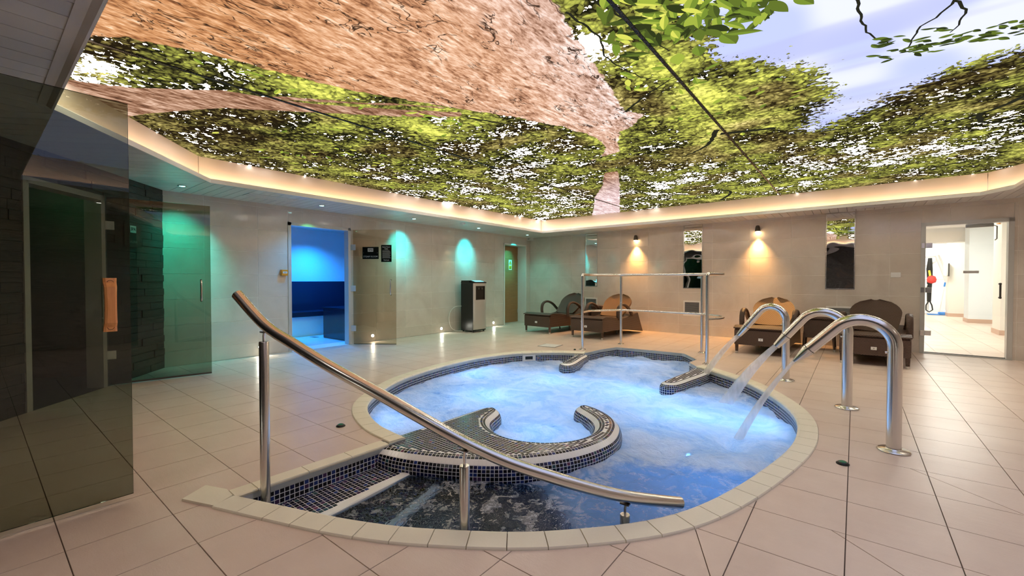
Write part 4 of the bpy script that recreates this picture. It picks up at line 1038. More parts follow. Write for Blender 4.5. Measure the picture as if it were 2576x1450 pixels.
# leaf of the slate wall doorway
hp = (SL0[0]+SLD[0]*1.0+.01, SL0[1]+SLD[1]*1.0+.012); fp = (-6.0, 1.785); an2 = math.atan2(fp[1]-hp[1], fp[0]-hp[0]); wd2 = math.hypot(fp[0]-hp[0], fp[1]-hp[1])
gd = glass_leaf('smoked_glass_door', 'open smoked glass door hinged on the dark slate wall', T(hp[0], hp[1], 0, an2), wd2, 2.0, .03, 'glass_smoke')
d_handle(gd, wd2-.095, .88, 1.125, -.05); q = MB(); q.box(.02, wd2, -.007, .007, .012, .03); obj('bottom_seal', q, 'darkmetal', gd)
for z in (1.70, .33): q = MB(); q.box(-.03, .06, -.014, .014, z-.045, z+.045, 0, .003); obj('hinge_plate', q, 'white', gd)
ss = thing('slate_wall_sign', 'brown SPA sign on the slate wall beside the smoked glass', 'sign', WALL_S @ Matrix.Translation((SL_LEN-.60, -.0125, 1.63)))
q = MB(); q.box(-.14, .14, -.008, .0, -.13, .13, 0, .001); obj('plate', q, 'sign_brown', ss); q = MB(); q.box(-.05, .05, -.009, -.008, .035, .115); obj('logo_field', q, 'white', ss)
text('logo_lettering', 'SPA', .05, 'sign_black', ss, (0, -.0096, .075)); text('lettering', 'SAUNA', .042, 'grey_text', ss, (0, -.009, -.07))
# dark room behind the slate wall
mb = MB()
for (a, b_, c, d_) in ((SDOOR[0]-.6, SDOOR[1]+.6, 1.6, 1.65), (SDOOR[0]-.65, SDOOR[0]-.6, .14, 1.6), (SDOOR[1]+.6, SDOOR[1]+.65, .14, 1.6)): mb.box(a, b_, c, d_, 0, 2.3)
o = struct(obj('wall_dark_room', mb, 'slate')); o.matrix_world = WALL_S
mb = MB(); mb.box(SDOOR[0]-.65, SDOOR[1]+.65, -.01, 1.65, -.04, .003); o = struct(obj('floor_dark_room', mb, 'dark_void')); o.matrix_world = WALL_S
mb = MB(); mb.box(SDOOR[0]-.65, SDOOR[1]+.65, .02, 1.65, 2.25, 2.3); o = struct(obj('ceiling_dark_room', mb, 'dark_void')); o.matrix_world = WALL_S
dl = thing('dark_room_downlight', 'green downlight glowing in the dark room behind the slate doorway', 'downlight', WALL_S @ Matrix.Translation(((SDOOR[0]+SDOOR[1])/2+.2, 1.0, 2.25)))
q = MB(); q.lathe([(.045, -.001), (.045, -.01), (.03, -.012)]); obj('ring', q, 'chrome', dl); q = MB(); q.lathe([(.03, -.006), (.028, -.011)]); obj('lens', q, 'led_teal', dl)
lamp('dark_room_lamp', 'POINT', (0, 0, -.1), (.1, .8, .3), 9.0, dl, .04)
# near smoked glass door with a wooden handle
nd = glass_leaf('sauna_glass_door', 'tall smoked glass sauna door with a wooden pull, nearest the camera', T(-2.87, -.34, 0, PI/2), .845, 2.005, .035, 'glass_smoke')
hb = MB(); prof = [(-.031, 0), (.031, 0)]
rows = []
for k in range(13):
    z = .87+.262*k/12; s = k/12; wv = .025-.004*math.sin(PI*s); dp = .028+.010*math.sin(PI*s)
    y0 = -.020 if 1 < k < 11 else -.005
    rows.append([(.765-wv, y0-.004, z), (.765-wv, y0-dp+.006, z), (.765-wv+.008, y0-dp, z), (.765+wv-.008, y0-dp, z), (.765+wv, y0-dp+.006, z), (.765+wv, y0-.004, z)])
hb.grid(rows, 0, False, True); hb.add(rows[0], [(5, 4, 3, 2, 1, 0)]); hb.add(rows[-1], [(0, 1, 2, 3, 4, 5)])
hd = obj('wooden_pull', hb, 'handle_wood', nd)
for z in (.893, 1.108): q = MB(); q.disc_y((.765, z), .0135, -.0355, -.030, 18); obj('dowel_ring', q, 'sign_black', hd); q = MB(); q.disc_y((.765, z), .0115, -.0365, -.030, 18); obj('dowel_cap', q, 'handle_wood', hd)
for z in (1.7, .3): q = MB(); q.box(-.02, .05, -.016, .016, z-.045, z+.045, 0, .003); obj('hinge_plate', q, 'chrome', nd)
mb = MB(); mb.box(-3.02, -2.72, BACK_Y, -.35, 0, 2.27); struct(obj('wall_pier', mb, 'slate'))

# ------------------------------------------------------------------ bright corridor beyond the far glass door
CX0, CX1, CY0, CY1, CH = -.2, 3.1, 9.33, 24.0, 2.62
mb = MB(); mb.box(CX0-.1, CX0, CY0, CY1, 0, CH); mb.box(CX1, CX1+.1, CY0, CY1, 0, CH); mb.box(CX0, CX1, CY1, CY1+.1, 0, CH); struct(obj('wall_corridor', mb, 'cream'))
mb = MB(); mb.box(CX0, CX1, CY0, CY1, CH, CH+.05); struct(obj('ceiling_corridor', mb, 'cream'))
mb = MB(); mb.box(CX0, CX1, 9.1, CY1, -.05, -.004); cf = struct(obj('floor_corridor', mb, 'coping_grout'))
for i in range(-1, 9):
    for j in range(26):
        x, y = i*.4-.2, 9.26+j*.56
        x0_, x1_ = max(x, CX0), min(x+.396, CX1)
        if x1_-x0_ > .05: q = MB(); q.box(x0_, x1_, y, min(y+.556, CY1), -.004, 0); obj('floor_tile', q, 'floor', cf)
for i, (x, y0_, y1_) in enumerate(((2.33, 13.1, 13.75), (2.36, 16.5, 17.1), (2.28, 18.95, 19.5))):
    mb = MB(); mb.box(x, CX1, y0_, y1_, 0, CH); o = struct(obj('wall_pilaster_%d' % (i+1), mb, 'panel_white' if i == 1 else 'cream'))
    mb = MB(); mb.box(x-.015, CX1, y0_-.015, y1_+.01, 0, .10); struct(obj('baseboard_%d' % (i+1), mb, 'skirting'))
mb = MB(); mb.box(1.3, 3.1, 21.9, 22.0, 0, CH); struct(obj('wall_corridor_end', mb, 'panel_white'))
mb = MB(); mb.box(1.0, CX1, 17.5, 17.9, 2.22, CH); struct(obj('wall_downstand', mb, 'cream'))
for i, (x, y) in enumerate(((1.5, 11.2), (1.6, 14.6), (1.5, 18.2), (1.7, 20.8))):
    q = thing('corridor_light', ['square ceiling light just inside the far glass door', 'second ceiling light along the bright corridor', 'third ceiling light along the bright corridor', 'last ceiling light at the corridor end'][i], 'ceiling light', T(x, y, CH), 'corridor ceiling lights')
    m_ = MB(); m_.box(-.32, .32, -.32, .32, -.03, 0); obj('frame', m_, 'white_paint', q); m_ = MB(); m_.box(-.29, .29, -.29, .29, -.034, -.028); obj('diffuser', m_, 'lamp_panel', q)
# glass door leaf in the far doorway
gl_ = thing('corridor_glass_door', 'closed clear glass door to the bright corridor', 'door', WALL_R @ Matrix.Translation((GDOOR[0]+.055, .03, 0)))
q = MB(); q.box(0, .83, -.005, .005, .02, 1.945); obj('glass_pane', q, 'glass_clear', gl_)
for z in (1.655, .973, .312):
    q = MB(); q.box(-.055, -.012, -.062, -.044, z-.04, z+.04, 0, .003); q.box(.0, .07, -.016, .012, z-.038, z+.038, 0, .002); h_ = obj('hinge', q, 'chrome', gl_)
    q = MB(); q.cyl((-.012, -.02), .010, z-.045, z+.045, 12); obj('hinge_barrel', q, 'darkmetal', h_)
q = MB(); q.tube([(.765, -.05, .86), (.765, -.05, 1.085)], .011, 12); q.tube([(.765, 0, .875), (.765, -.05, .875)], .016, 10); q.tube([(.765, 0, 1.07), (.765, -.05, 1.07)], .016, 10); obj('pull_handle', q, 'darkmetal', gl_)
q = MB(); q.box(.42, .70, .012, .06, 1.895, 1.945, 0, .008); dc = obj('door_closer', q, 'frame_grey', gl_); q = MB(); q.tube([(.69, .04, 1.92), (.735, .05, 1.90), (.735, .05, 1.72), (.715, .05, 1.70)], .008, 8); obj('closer_arm', q, 'frame_grey', dc)
q = MB(); q.box(.40, .56, -.0062, -.005, 1.225, 1.262); obj('notice_strip', q, 'silver', gl_)
q = MB(); q.box(-.002, .83, -.008, .008, .008, .022); obj('bottom_seal', q, 'darkmetal', gl_)
q = thing('orange_beacon', 'small orange unit high on the corridor pilaster', 'wall unit', T(2.325, 13.3, 2.35)); m_ = MB(); m_.box(-.03, .0, -.10, .06, -.06, .06, 0, .005); obj('case', m_, 'orange', q); m_ = MB(); m_.box(-.034, -.03, -.06, .02, -.03, .03); obj('lens', m_, 'yellow', q)
# gym frame, hanging kit, brushes at the corridor end
gy = thing('gym_frame', 'white tubular gym frame at the corridor end', 'gym frame', T(2.05, 19.9))
for pts, r in (([(-.15, 0, .0), (-.12, 0, 1.85), (.0, 0, 1.95)], .028), ([(-.45, 0, 1.9), (.0, 0, 1.92), (.1, 0, 1.98)], .03), ([(-.45, .05, 1.62), (-.12, .05, 1.62), (.03, .05, 1.75), (.05, .05, 1.9)], .028), ([(-.44, .05, 1.62), (-.46, .05, 1.2)], .025), ([(-.5, .0, 1.16), (.3, .0, 1.16)], .016), ([(.05, 0, 1.95), (.33, 0, .95)], .045), ([(.10, .1, 1.95), (.30, .1, 1.4)], .035), ([(-.5, .3, 0), (-.5, .3, 1.95)], .03)):
    q = MB(); q.tube(pts, r, 10); obj('tube', q, 'white_paint', gy)
q = MB(); q.box(-.55, .35, -.2, .35, .0, .05, 0, .01); obj('base_frame', q, 'white_paint', gy)
hk = thing('suspension_straps', 'black and red suspension straps hanging from the gym frame', 'straps', T(1.95, 19.75, 0))
q = MB(); q.tube([(-.02, 0, 1.86), (-.03, 0, 1.5), (-.02, 0, 1.2), (-.03, 0, .75), (-.03, 0, .42)], [.05, .08, .07, .06, .05], 10, 0, True, .6); obj('strap_bundle', q, 'black_plastic', hk)
q = MB(); q.lathe([(.02, 1.02), (.10, 1.06), (.12, 1.15), (.09, 1.25), (.03, 1.28)], (.02, -.06), 14); obj('red_grip_bag', q, 'red', hk)
q = MB(); q.tube([(-.04, -.03, 1.45), (-.02, -.05, 1.30), (-.02, -.09, 1.12)], .03, 8); obj('yellow_strap', q, 'yellow', hk)
q = MB(); q.tube([(-.03, 0, .45), (-.10, 0, .30), (-.10, 0, .14), (-.02, 0, .08), (.06, 0, .15), (.04, 0, .30), (-.02, 0, .45)], .018, 8); obj('stirrup_loop', q, 'black_plastic', hk)
q = MB(); q.tube([(-.08, -.04, 1.15), (-.17, -.04, 1.0), (-.18, -.04, .85), (-.12, -.04, .83), (-.08, -.04, 1.0)], .013, 8); obj('carabiner_loop', q, 'white_paint', hk)
bd = thing('lobby_dustpan_set', 'blue dustpan and brush set leaning by the gym frame', 'dustpan', T(2.28, 19.55, 0))
q = MB(); q.box(-.16, .02, -.14, .12, 0, .10, 0, .02); obj('pan', q, 'bluepl', bd); q = MB(); q.tube([(-.13, 0, .10), (-.02, 0, .95)], .012, 8); obj('pan_handle', q, 'white_paint', bd); q = MB(); q.tube([(-.03, 0, .92), (-.01, 0, 1.06)], .022, 8); obj('grip', q, 'bluepl', bd); q = MB(); q.box(-.42, -.12, -.18, .12, 0, .03, 0, .008); obj('tray', q, 'bluepl', bd)
sp = thing('paper_towel_dispenser', 'oval white dispenser on the corridor pilaster', 'dispenser', T(2.26, 18.95, 1.45)); q = MB(); q.box(-.10, .0, -.12, .16, -.22, .22, 0, .05); obj('cover', q, 'white', sp); q = MB(); q.box(-.005, .02, -.10, .14, -.2, .2); obj('back_plate', q, 'darkmetal', sp)

# ------------------------------------------------------------------ steel rails and water spouts
def smooth_path(pts, step=.03):
    return [tuple(p) for p in catmull(pts, step)]
def round_path(pts, rad, seg=6):
    """polyline with rounded corners"""
    P = [Vector(p) for p in pts]; out = [P[0]]
    for i in range(1, len(P)-1):
        a, b, c = P[i-1], P[i], P[i+1]; u = (a-b).normalized(); v = (c-b).normalized(); d = min(rad, (a-b).length*.45, (c-b).length*.45)
        p, q = b+u*d, b+v*d
        for k in range(seg+1):
            t_ = k/seg; out.append(p*(1-t_)**2+b*2*t_*(1-t_)+q*t_**2)
    out.append(P[-1]); return out
hr = thing('entry_handrail', 'curved brushed steel handrail sloping down over the pool steps', 'handrail', T(-2.42, .955, 0))
def loc(p, o=(-2.42, .955, 0)): return (p[0]-o[0], p[1]-o[1], p[2]-o[2])
RAIL = [(-2.60, .895, 1.045), (-2.413, .961, .885), (-2.215, 1.022, .792), (-1.996, 1.098, .692), (-1.762, 1.198, .585), (-1.566, 1.295, .482), (-1.395, 1.398, .382), (-1.234, 1.528, .285), (-1.068, 1.680, .203), (-.943, 1.823, .133), (-.852, 1.935, .088), (-.756, 2.085, .038), (-.68, 2.22, -.004)]
q = MB(); rp = smooth_path([loc(p) for p in RAIL], .025); q.tube(rp, .0285, 20); q.tube([rp[0], tuple(Vector(rp[0])+(Vector(rp[0])-Vector(rp[1])).normalized()*.006)], [.0285, .022], 20); q.tube([rp[-1], tuple(Vector(rp[-1])+(Vector(rp[-1])-Vector(rp[-2])).normalized()*.006)], [.0285, .022], 20); obj('rail', q, 'brushed', hr)
for (x, y, zt, zb, zr) in ((-2.425, .957, .80, -.128, .878), (-1.392, 1.400, .272, -.40, .372), (-.850, 1.938, .0, -.92, .080)):
    q = MB(); X, Y = x+2.42, y-.955
    q.lathe([(.024, zb), (.024, zt-.004), (.022, zt)], (X, Y), 20); po = obj('post', q, 'brushed', hr)
    q = MB(); q.tube([(X, Y, zt-.002), (X, Y, zr-.05), (X+.006, Y+.002, zr-.024)], .0065, 10); obj('spindle', q, 'chrome', po)
    q = MB(); q.box(X-.022, X+.022, Y-.012, Y+.012, zr-.032, zr-.026); obj('saddle', q, 'darkmetal', po)
# barrier rail round the alcove
bp = [(-3.445, 6.16), (-3.216, 7.125), (-1.848, 7.04), (-1.538, 6.11)]
br_ = thing('alcove_guard_rail', 'tubular chrome guard rail round the far alcove of the pool', 'guard rail', T(-2.5, 6.6))
L_ = lambda x, y, z: (x+2.5, y-6.6, z)
for x, y in bp:
    q = MB(); q.lathe([(.0215, .0), (.0215, 1.19)], (x+2.5, y-6.6), 16); po = obj('post', q, 'chrome', br_)
    q = MB(); q.lathe([(.055, .001), (.055, .006), (.03, .010), (.022, .012)], (x+2.5, y-6.6), 20); obj('flange', q, 'chrome', po)
    for k in range(3):
        a = k*2*PI/3+.5; q = MB(); q.lathe([(.007, .006), (.007, .014), (.003, .018)], (x+2.5+.042*math.cos(a), y-6.6+.042*math.sin(a)), 8); obj('bolt', q, 'darkmetal', po)
for zz, r in ((1.215, .0215), (.60, .0185)):
    pts = [L_(bp[0][0], bp[0][1], zz-(.12 if zz > 1 else 0)), L_(bp[0][0], bp[0][1], zz), L_(bp[0][0]-.10, bp[0][1]+.42, zz), L_(bp[1][0], bp[1][1], zz), L_(bp[2][0], bp[2][1], zz), L_(bp[2][0]+.36, bp[2][1]-.28, zz), L_(bp[2][0]+.42, bp[2][1]-.52, zz), L_(bp[3][0], bp[3][1], zz), L_(bp[3][0], bp[3][1], zz-(.12 if zz > 1 else 0))]
    if zz < 1: pts = pts[1:-1]
    q = MB(); q.tube(round_path(pts, .10), r, 14); obj('top_rail' if zz > 1 else 'mid_rail', q, 'chrome', br_)
# three swan-neck spouts
JETMAT = None
t = NT('water_jet'); g = t.geo(); d1 = t.n('ShaderNodeBsdfDiffuse'); d1.inputs[0].default_value = (.97, .98, .99, 1); tl = t.n('ShaderNodeBsdfTranslucent'); tl.inputs[0].default_value = (.97, .98, .99, 1)
m1 = t.n('ShaderNodeMixShader'); m1.inputs[0].default_value = .5; t.l(d1.outputs[0], m1.inputs[1]); t.l(tl.outputs[0], m1.inputs[2])
tr = t.n('ShaderNodeBsdfTransparent'); m2 = t.n('ShaderNodeMixShader'); t.put(m2.inputs[0], t.math('ADD', .30, t.math('MULTIPLY', t.noise(t.map(g, (14, 14, 4)), 2, 2, .5), .30))); t.l(tr.outputs[0], m2.inputs[1]); t.l(m1.outputs[0], m2.inputs[2])
M['jet'] = t.done(m2.outputs[0])
SP = [(-.60, 5.68, -1.077, .468, -.746, .862, .66, 'farthest', .05), (-.046, 4.78, -.584, .494, -.228, .876, .66, 'middle', .11), (.21, 3.763, -.345, .525, .034, .893, .68, 'nearest', .06)]
for k, (bx, by, tx, tz, ax, az, sh, wh, spread) in enumerate(SP):
    s = thing('swan_neck_spout', 'polished steel swan-neck water spout, %s of the three beside the pool' % wh, 'water spout', T(bx, by), 'swan-neck spouts at the pool edge')
    q = MB(); q.lathe([(.088, .0015), (.088, .006), (.080, .012), (.046, .014), (.043, .02)], (0, 0), 28); obj('base_flange', q, 'chrome', s)
    r = .0395; cx = (ax-bx); R_ = -cx*1.0
    dx, dz = tx-bx, tz
    path = [(0, 0, .01), (0, 0, sh-.02), (0, 0, sh)]
    n0 = 16; rad = -cx; 
    for a in range(1, n0+1):
        th = R(140)*a/n0; rz = az-sh-r*.0
        path.append((-rad*(1-math.cos(th)), 0, sh+(az-sh-.04)*math.sin(th)))
    lastx, lastz = path[-1][0], path[-1][2]
    joint = (lastx+(dx-lastx)*.62, 0, lastz+(dz-lastz)*.62)
    path.append((lastx+(joint[0]-lastx)*.5, 0, lastz+(joint[2]-lastz)*.5)); path.append(joint)
    q = MB(); q.tube(path, r, 20); pp = obj('pipe', q, 'chrome', s)
    q = MB(); dirv = (Vector((dx, 0, dz))-Vector(joint)).normalized(); j0 = Vector(joint)
    wide = .03 if k == 1 else (.028 if k == 0 else .012)
    q.tube([j0-dirv*.004, j0+dirv*.02, Vector((dx, 0, dz))], [.041, .040, wide], 18, 0, True, 1.0 if k else 1.0); obj('nozzle', q, 'chrome', s)
    for zz in (sh-.03,):
        q = MB(); q.tube([(-.034, 0, zz-.006), (-.05, 0, zz-.006)], .008, 8); obj('grub_screw', q, 'chrome', pp)
    q = MB(); q.tube([j0-dirv*.003, j0+dirv*.003], .0412, 20); obj('joint_ring', q, 'darkmetal', pp)
    j = thing('water_jet', 'white water jet falling from the %s swan-neck spout' % wh, 'water jet', T(bx, by, 0), 'water jets from the spouts')
    p0 = Vector((dx, 0, dz)); v0 = dirv; pts = []; rr = []
    end = WATER_Z-.02; tt = 0
    span = [(.60, 1), (.62, 1), (.52, 1)][k][0]
    for a in range(15):
        u = a/14; x_ = dx-span*.72*u; z_ = dz+(end-dz)*(u*.72+u*u*.28); pts.append((x_, 0, z_)); rr.append((.024 if k != 2 else .011)+spread*u**1.1*.36)
    q = MB(); q.tube(pts, rr, 16, 0, False); obj('stream', q, 'jet', j)

# ------------------------------------------------------------------ wicker loungers and tables
def make_lounger(back_mat):
    root = thing('wicker_lounger', 'x', 'lounger', T(0, 0))
    W = .36
    top = [(0, .36), (.03, .395), (.12, .415), (.30, .405), (.55, .365), (.80, .35), (1.0, .37), (1.12, .39), (1.30, .42), (1.50, .44)]
    bot = [(1.74, .02), (1.62, .04), (1.35, .07), (1.05, .105), (.75, .13), (.40, .14), (0, .14)]
    q = MB(); prof = top+bot; rows = []
    for x, s in ((-W, .012), (-W+.012, 0), (W-.012, 0), (W, .012)):
        c = (np.mean([p[0] for p in prof]), np.mean([p[1] for p in prof]))
        rows.append([(x, p[0]+(s if p[0] < c[0] else -s), p[1]+(s*.6 if p[1] < .3 else -s)) for p in prof])
    q.grid(rows, 0, False, True); n_ = len(prof)
    for row, rev in ((rows[0], False), (rows[-1], True)):
        tri = tessellate_polygon([[Vector((p[1], p[2], 0)) for p in row]]); q.add(row, [tuple(reversed(t_)) if rev else t_ for t_ in tri])
    obj('seat_body', q, 'wicker', root)
    q = MB(); rows = []
    for x in (-W-.008, W+.008):
        rows.append([(x, -.012, .385), (x, -.012, .402), (x, .10, .428), (x, .30, .416), (x, .60, .372), (x, .62, .345), (x, .30, .385), (x, .05, .39)])
    q.grid(rows, 0, False, True); q.add(rows[0], [tuple(range(8))]); q.add(rows[1], [tuple(range(7, -1, -1))]); obj('seat_edge', q, 'wicker', root)
    for x in (-W+.03, W-.03):
        for y in (.04, 1.60):
            if y > 1: continue
            q = MB(); q.tube([(x, y, .035), (x, y, .16)], [.021, .026], 12); lg_ = obj('leg', q, 'wicker', root)
            q = MB(); q.lathe([(.017, .0), (.021, .004), (.021, .036)], (x, y), 12); obj('foot_cap', q, 'silver', lg_)
    for x in (-.14, .14):
        q = MB(); q.tube([(x, .95, .16), (x, .98, .02), (x, .98, .0)], .014, 8); obj('rear_prop', q, 'darkmetal', root)
    # backrest: reclined rounded panel
    q = MB(); F, B_ = [], []
    for k in range(15):
        s = k/14
        wv = .235+.085*math.sin(PI*min(1, s*1.15))**.8 if s < .62 else .306*math.sqrt(max(0.0, 1-((s-.62)/.385)**2))*1.0+.002
        if s < .62: wv = .24+.068*(s/.62)**.8
        y = 1.0+.46*s; z = .375+.44*s-.03*math.sin(PI*s)
        rowf, rowb = [], []
        for c in range(13):
            u = c/12*2-1; bow = .05*(u*u)
            rowf.append((wv*u, y-bow*.8, z+bow*.3)); rowb.append((wv*u*.98, y-bow*.8+.045, z+bow*.3-.025))
        F.append(rowf); B_.append(rowb)
    q.grid(F); q.grid([r_[::-1] for r_ in B_])
    edge_f = [r_[0] for r_ in F]+F[-1]+[r_[-1] for r_ in F[::-1]]; edge_b = [r_[0] for r_ in B_]+B_[-1]+[r_[-1] for r_ in B_[::-1]]
    q.grid([edge_b, edge_f]); q.grid([F[0], B_[0]])
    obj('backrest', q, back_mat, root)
    # arms: flat woven hoops
    for sx in (-1, 1):
        x = sx*(W+.005); q = MB()
        pts = smooth_path([(x, .62, .34), (x, .60, .47), (x, .625, .57), (x, .70, .625), (x, .82, .635), (x, .98, .58), (x, 1.12, .48), (x*.97, 1.22, .40)], .04)
        q.tube(pts, .026, 10, 0, True, 1.5, (0, 1, 0)); obj('armrest', q, 'wicker', root)
    q = MB(); q.box(-.03, .03, -.016, -.011, .215, .255, 0, .002); tg = obj('tag_plate', q, 'white', root); q = MB(); q.box(-.008, .008, -.0172, -.016, .227, .243); obj('tag_mark', q, 'grey_text', tg)
    return root
LN = [(-5.30, 7.50, R(-6), 'dark wicker lounger in the far corner beside the oak door', 'wicker'), (-4.05, 7.38, R(-3), 'wicker lounger with warm lamplight painted into its back behind the guard rail', 'wicker_lamplit'),
      (-1.09, 7.32, 0.0, 'wicker lounger with warm lamplight painted into its back behind the swan-neck spouts', 'wicker_lamplit'), (.20, 7.32, R(-2), 'large dark wicker lounger beside the corridor glass door', 'wicker')]
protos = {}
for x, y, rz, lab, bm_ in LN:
    if bm_ not in protos: o = make_lounger('wicker' if bm_ == 'wicker' else 'wicker_lamplit'); protos[bm_] = o
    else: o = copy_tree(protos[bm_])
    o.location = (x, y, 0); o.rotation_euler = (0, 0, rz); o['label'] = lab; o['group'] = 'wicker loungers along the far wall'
def make_table(label, x, y, rz, sx_=1.0):
    t_ = thing('wicker_side_table', label, 'side table', T(x, y, 0, rz) @ Matrix.Diagonal((sx_, sx_, 1, 1)), 'wicker side tables')
    q = MB(); q.box(-.26, .26, -.26, .26, .50, .545, 0, .012); obj('table_top', q, 'wicker', t_)
    q = MB()
    lo, hi = .20, .235
    for z0_, z1_, a, b_ in ((.20, .50, lo, hi),):
        vs = [(-b_, -b_, z0_), (b_, -b_, z0_), (b_, b_, z0_), (-b_, b_, z0_), (-a-.03, -a-.03, z1_), (a+.03, -a-.03, z1_), (a+.03, a+.03, z1_), (-a-.03, a+.03, z1_)]
        q.add(vs, [(0, 1, 5, 4), (1, 2, 6, 5), (2, 3, 7, 6), (3, 0, 4, 7), (3, 2, 1, 0)])
    obj('apron', q, 'wicker', t_)
    for sx in (-1, 1):
        for sy in (-1, 1):
            q = MB(); q.tube([(sx*.235, sy*.235, .03), (sx*.215, sy*.215, .30)], [.018, .022], 10); lg_ = obj('leg', q, 'wicker', t_)
            q = MB(); q.lathe([(.016, 0), (.019, .004), (.019, .032)], (sx*.235, sy*.235), 10); obj('foot_cap', q, 'silver', lg_)
make_table('brown wicker side table between the two right-hand loungers', -.445, 8.60, 0, .86); make_table('brown wicker side table between the two loungers by the oak door', -4.60, 9.00, R(-4), .55)

# ------------------------------------------------------------------ water cooler
wc = thing('water_cooler', 'black and silver water cooler standing against the stone wall', 'water cooler', T(-6.56, 6.90))
q = MB(); q.box(-.20, .17, -.205, .205, .03, 1.06, 0, .012); obj('body', q, 'black_plastic', wc)
q = MB(); q.prism([(-.20, -.2), (.19, -.2), (.19, .2), (-.20, .2)], 1.06, 1.085); q.prism_x([(-.2, 1.085), (.2, 1.085), (.2, 1.12), (-.2, 1.12)], -.19, .05); obj('lid', q, 'black_plastic', wc)
q = MB(); q.add([(.05, -.17, 1.122), (.19, -.17, 1.088), (.19, .17, 1.088), (.05, .17, 1.122), (.05, -.17, 1.08), (.19, -.17, 1.08), (.19, .17, 1.08), (.05, .17, 1.08)], [(0, 1, 2, 3), (0, 4, 5, 1), (3, 2, 6, 7), (0, 3, 7, 4)]); cp = obj('control_panel', q, 'black_plastic', wc)
q = MB(); q.add([(.062, -.14, 1.1205), (.182, -.14, 1.0915), (.182, .14, 1.0915), (.062, .14, 1.1205)], [(0, 1, 2, 3)]); obj('screen', q, 'screen', cp)
q = MB()
arc = [(.17+.035*math.cos(a)*1.0, .2*math.sin(a)*1.02) for a in np.linspace(-PI/2, PI/2, 13)]
def front(z0_, z1_, y0_=-9, y1_=9):
    pts = [(x_, y_) for x_, y_ in arc if y0_ <= y_ <= y1_]; qq = MB(); qq.grid([[(x_, y_, z0_) for x_, y_ in pts], [(x_, y_, z1_) for x_, y_ in pts]], 0, True); return qq
q = front(.06, .70); q.grid([[(.165, -.2, .70), (.165, .2, .70)], [(arc[6][0], -.0, .70), (arc[6][0], .0, .70)]]); obj('front_panel', q, 'silver', wc)
q = front(1.0, 1.06); q.v += []; obj('front_top_band', q, 'silver', wc)
q = front(.70, 1.0, -9, -.13); q.add(front(.70, 1.0, .13, 9).v, front(.70, 1.0, .13, 9).f); obj('front_side_strip', q, 'silver', wc)
q = MB(); q.box(.172, .178, -.15, .15, .70, 1.0); al = obj('dispensing_recess', q, 'black_plastic', wc)
for y in (-.05, .05): q = MB(); q.tube([(.178, y, .955), (.195, y, .955), (.195, y, .925)], .010, 8); obj('tap', q, 'darkmetal', al)
q = MB(); q.box(.178, .20, -.12, .12, .705, .715); obj('drip_tray', q, 'darkmetal', al)
for x in (-.16, .13):
    for y in (-.17, .17): q = MB(); q.lathe([(.018, 0), (.014, .03)], (x, y), 10); obj('foot', q, 'black_plastic', wc)
wh_ = thing('water_hose', 'thin white hose curling out behind the water cooler', 'hose', T(-6.88, 6.6))
q = MB(); q.tube(smooth_path([(.14, .10, .56), (.06, .0, .55), (.02, -.12, .45), (.02, -.16, .28), (.02, -.10, .10), (.04, .02, .02), (.10, .12, .01)], .03), .008, 8); obj('tube', q, 'cable', wh_)

# ------------------------------------------------------------------ wall fittings, right wall frame (local x along the wall, room at -y)
def WR(s, z, y=0): return WALL_R @ Matrix.Translation((s, y, z))
for k, (s0, s1, z0_, z1_) in enumerate(((1.76, 2.07, .985, 2.255), (4.13, 4.49, .968, 2.262), (6.545, 6.925, .982, 2.262))):
    m_ = thing('wall_mirror', ['narrow tall mirror nearest the room corner', 'narrow tall mirror between the two warm wall lamps', 'narrow tall mirror nearest the corridor door'][k], 'mirror', WR((s0+s1)/2, z0_), 'tall mirror strips on the far wall')
    hw = (s1-s0)/2; H = z1_-z0_
    q = MB(); q.box(-hw+.004, hw-.004, -.006, -.001, .004, H-.004); obj('mirror_glass', q, 'mirror', m_)
    q = MB(); q.box(-hw-.012, -hw+.004, -.012, 0, -.008, H); q.box(hw-.004, hw+.008, -.012, 0, -.008, H); q.box(-hw-.012, hw+.008, -.012, 0, -.012, .004); obj('frame', q, 'chrome', m_)
for k, (s0, s1, z0_, z1_) in enumerate(((1.74, 2.08, .37, .70), (4.125, 4.475, .385, .70), (6.55, 6.93, .36, .68))):
    m_ = thing('wall_grille', ['grey grille panel behind the corner lounger', 'grey grille panel below the middle mirror', 'grey grille panel behind the large dark lounger'][k], 'grille', WR((s0+s1)/2, z0_), 'square grilles low on the far wall')
    hw = (s1-s0)/2; H = z1_-z0_
    q = MB(); q.box(-hw, hw, -.012, 0, 0, .03); q.box(-hw, hw, -.012, 0, H-.03, H); q.box(-hw, -hw+.03, -.012, 0, .03, H-.03); q.box(hw-.03, hw, -.012, 0, .03, H-.03); obj('frame', q, 'white_paint', m_)
    for j in range(12):
        z_ = .03+(H-.06)*j/12; q = MB(); q.prism_x([(-.001, z_), (-.010, z_+.002), (-.004, z_+(H-.06)/12-.003), (-.001, z_+(H-.06)/12-.003)], -hw+.03, hw-.03); obj('slat', q, 'grille', m_)
